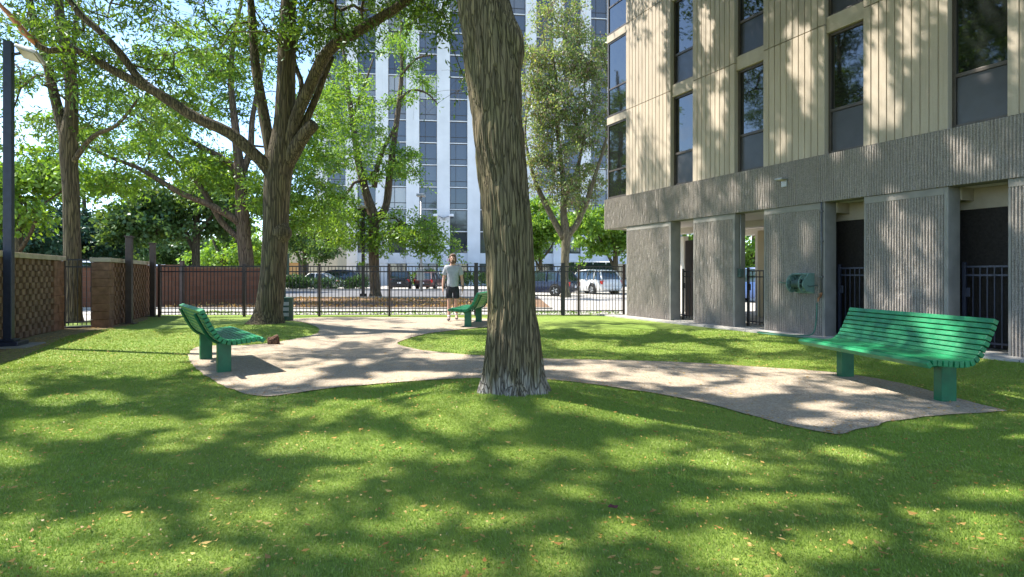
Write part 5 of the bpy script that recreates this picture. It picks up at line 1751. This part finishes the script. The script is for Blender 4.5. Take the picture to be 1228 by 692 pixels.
# ------------------------------------------------------------------ walking man
def skin_mesh(name, V, E, R, mat, parent, sub=2, root=0):
    me = bpy.data.meshes.new(name + '_sk')
    me.from_pydata(V, E, [])
    ob = bpy.data.objects.new(name + '_sk', me); COL.objects.link(ob)
    ob.modifiers.new('s', 'SKIN'); sb = ob.modifiers.new('u', 'SUBSURF'); sb.levels = sub; sb.render_levels = sub
    if not me.skin_vertices:
        bm = bmesh.new(); bm.from_mesh(me); bm.verts.layers.skin.verify(); bm.to_mesh(me); bm.free()
    for i, r in enumerate(R):
        sv = me.skin_vertices[0].data[i]
        sv.radius = r if isinstance(r, tuple) else (r, r)
        sv.use_root = (i == root)
    dg = bpy.context.evaluated_depsgraph_get(); dg.update()
    m2 = bpy.data.meshes.new_from_object(ob.evaluated_get(dg))
    m2.name = name
    bpy.data.objects.remove(ob); bpy.data.meshes.remove(me)
    m2.materials.clear(); m2.materials.append(mat)
    for p in m2.polygons: p.use_smooth = True
    return link(bpy.data.objects.new(name, m2), parent)


PX_, PY_ = (543 - CX) / F * 15.55, 15.55
man = thing('person', 'man in grey t shirt and dark shorts walking toward the lawn along the path', 'person', (PX_, PY_, .014), .06)
V, E, R = [], [], []
def vadd(p, r, par=None):
    V.append(p); R.append(r)
    if par is not None: E.append((par, len(V) - 1))
    return len(V) - 1
pel = vadd((0, 0, .96), (.13, .10))
sp1 = vadd((0, .0, 1.12), (.135, .10), pel); sp2 = vadd((0, .01, 1.30), (.15, .105), sp1); sp3 = vadd((0, .015, 1.45), (.12, .085), sp2)
nk = vadd((0, .0, 1.535), (.058, .06), sp3); ch = vadd((0, -.02, 1.60), (.066, .075), nk); hd_ = vadd((0, -.018, 1.69), (.075, .095), ch); tp = vadd((0, -.008, 1.765), (.055, .07), hd_)
for sx in (-1, 1):
    sh = vadd((sx * .175, .015, 1.44), .062, sp3)
    el = vadd((sx * .245, .04, 1.16), .044, sh); fo = vadd((sx * .262, .0, 1.02), .040, el); wr_ = vadd((sx * .268, -.05, .905), .027, fo)
    pm = vadd((sx * .270, -.07, .845), (.020, .036), wr_)
    kn = vadd((sx * .270, -.08, .80), (.017, .036), pm)
    for fi, (dy, ln) in enumerate(((-.030, .070), (-.010, .080), (.010, .076), (.028, .060))):
        f1 = vadd((sx * .268, -.080 + dy, .775), .0095, kn); f2 = vadd((sx * .258, -.082 + dy * 1.05, .775 - ln * .55), .009, f1); vadd((sx * .243, -.08 + dy, .775 - ln), .0075, f2)
    th1 = vadd((sx * .255, -.112, .835), .012, pm); vadd((sx * .245, -.128, .795), .010, th1)
    fwd = -.16 if sx < 0 else .20
    hp_ = vadd((sx * .085, .0, .90), .095, pel)
    k_ = vadd((sx * .095, -.07 if sx < 0 else .03, .51), .058, hp_)
    cf = vadd((sx * .095, fwd * .55 + .01, .33), .054, k_)
    an = vadd((sx * .095, fwd, .10 if sx < 0 else .15), .036, cf)
    hl = vadd((sx * .095, fwd - .05, .05 if sx < 0 else .08), .036, an)
    vadd((sx * .105, fwd - .17, .035), (.038, .028), hl)
skin_mesh('body', V, E, R, M['skin'], man)
# tee
V, E, R = [], [], []
a0 = vadd((0, 0, .845), (.185, .145)); a1 = vadd((0, -.01, 1.02), (.175, .142), a0); a2 = vadd((0, 0, 1.25), (.175, .128), a1); a3 = vadd((0, .015, 1.43), (.145, .10), a2); vadd((0, .0, 1.505), (.075, .075), a3)
for sx in (-1, 1):
    s1 = vadd((sx * .175, .015, 1.445), .082, a3); s2 = vadd((sx * .215, .03, 1.31), .080, s1); vadd((sx * .235, .035, 1.22), .082, s2)
skin_mesh('t_shirt', V, E, R, M['tee'], man)
V, E, R = [], [], []
a0 = vadd((0, 0, .93), (.155, .125)); vadd((0, 0, 1.0), (.15, .12), a0)
for sx in (-1, 1):
    h1 = vadd((sx * .088, -.01, .84), .108, a0); h2 = vadd((sx * .096, -.04 if sx < 0 else .02, .68), .100, h1); vadd((sx * .098, -.055 if sx < 0 else .025, .575), .102, h2)
skin_mesh('shorts', V, E, R, M['shorts'], man)
# hair, beard, face, shoes
def ellip(c, r, n=16, m=10, cut=None):
    mb = MB(); vs, fs = [], []
    for i in range(m + 1):
        th = PI * i / m
        for k in range(n):
            ph = 2 * PI * k / n
            q = Vector((math.sin(th) * math.cos(ph), math.sin(th) * math.sin(ph), math.cos(th)))
            jj = 1 + .10 * mnoise.noise(q * 4.0 + Vector(c) * 9)
            vs.append((c[0] + q.x * r[0] * jj, c[1] + q.y * r[1] * jj, c[2] + q.z * r[2] * jj))
    for i in range(m):
        for k in range(n):
            k2 = (k + 1) % n
            fs.append((i * n + k, (i + 1) * n + k, (i + 1) * n + k2, i * n + k2))
    mb.add(vs, fs); return mb
hr = ellip((0, .035, 1.735), (.098, .10, .095))
h2 = ellip((-.07, .03, 1.65), (.04, .07, .085)); hr.add(h2.v, h2.f); h2 = ellip((.07, .03, 1.65), (.04, .07, .085)); hr.add(h2.v, h2.f)
h2 = ellip((0, .06, 1.62), (.085, .05, .09)); hr.add(h2.v, h2.f); h2 = ellip((.02, -.055, 1.79), (.075, .045, .028)); hr.add(h2.v, h2.f)
hr.build('hair', M['hair'], man, smooth=True)
bd = ellip((0, -.062, 1.59), (.062, .052, .05)); h2 = ellip((0, -.108, 1.632), (.036, .016, .012)); bd.add(h2.v, h2.f); bd.build('beard', M['hair'], man, smooth=True)
nb = MB(); nb.tube([V3(0, -.105, 1.695), V3(0, -.122, 1.665), V3(0, -.118, 1.650), V3(0, -.10, 1.646)], [.008, .013, .015, .008], 8); nb.build('nose', M['skin'], man, smooth=True)
for sx in (-1, 1):
    ellip((sx * .031, -.098, 1.695), (.015, .009, .009), 10, 6).build('eye', M['black_plastic'], man, smooth=True)
    ellip((sx * .098, .0, 1.675), (.012, .022, .035), 10, 6).build('ear', M['skin'], man, smooth=True)
    fwd = -.16 if sx < 0 else .20
    V, E, R = [], [], []
    a0 = vadd((sx * .095, fwd + .02, .055 if sx < 0 else .10), (.045, .045)); a1 = vadd((sx * .098, fwd - .09, .05), (.05, .036), a0); vadd((sx * .106, fwd - .19, .038), (.046, .028), a1)
    sh_ = skin_mesh('shoe', V, E, R, M['shoe'], man)
    mb = MB(); mb.tube([V3(sx * .095, fwd, .09 if sx < 0 else .13), V3(sx * .095, fwd * .95, .15 if sx < 0 else .19)], [.044, .043], 12); mb.build('sock', M['sock'], man, smooth=True)
mb = MB(); mb.tube([V3(.266, -.037, .935), V3(.267, -.045, .915)], [.034, .033], 12); mb.build('watch', M['black_plastic'], man, smooth=True)
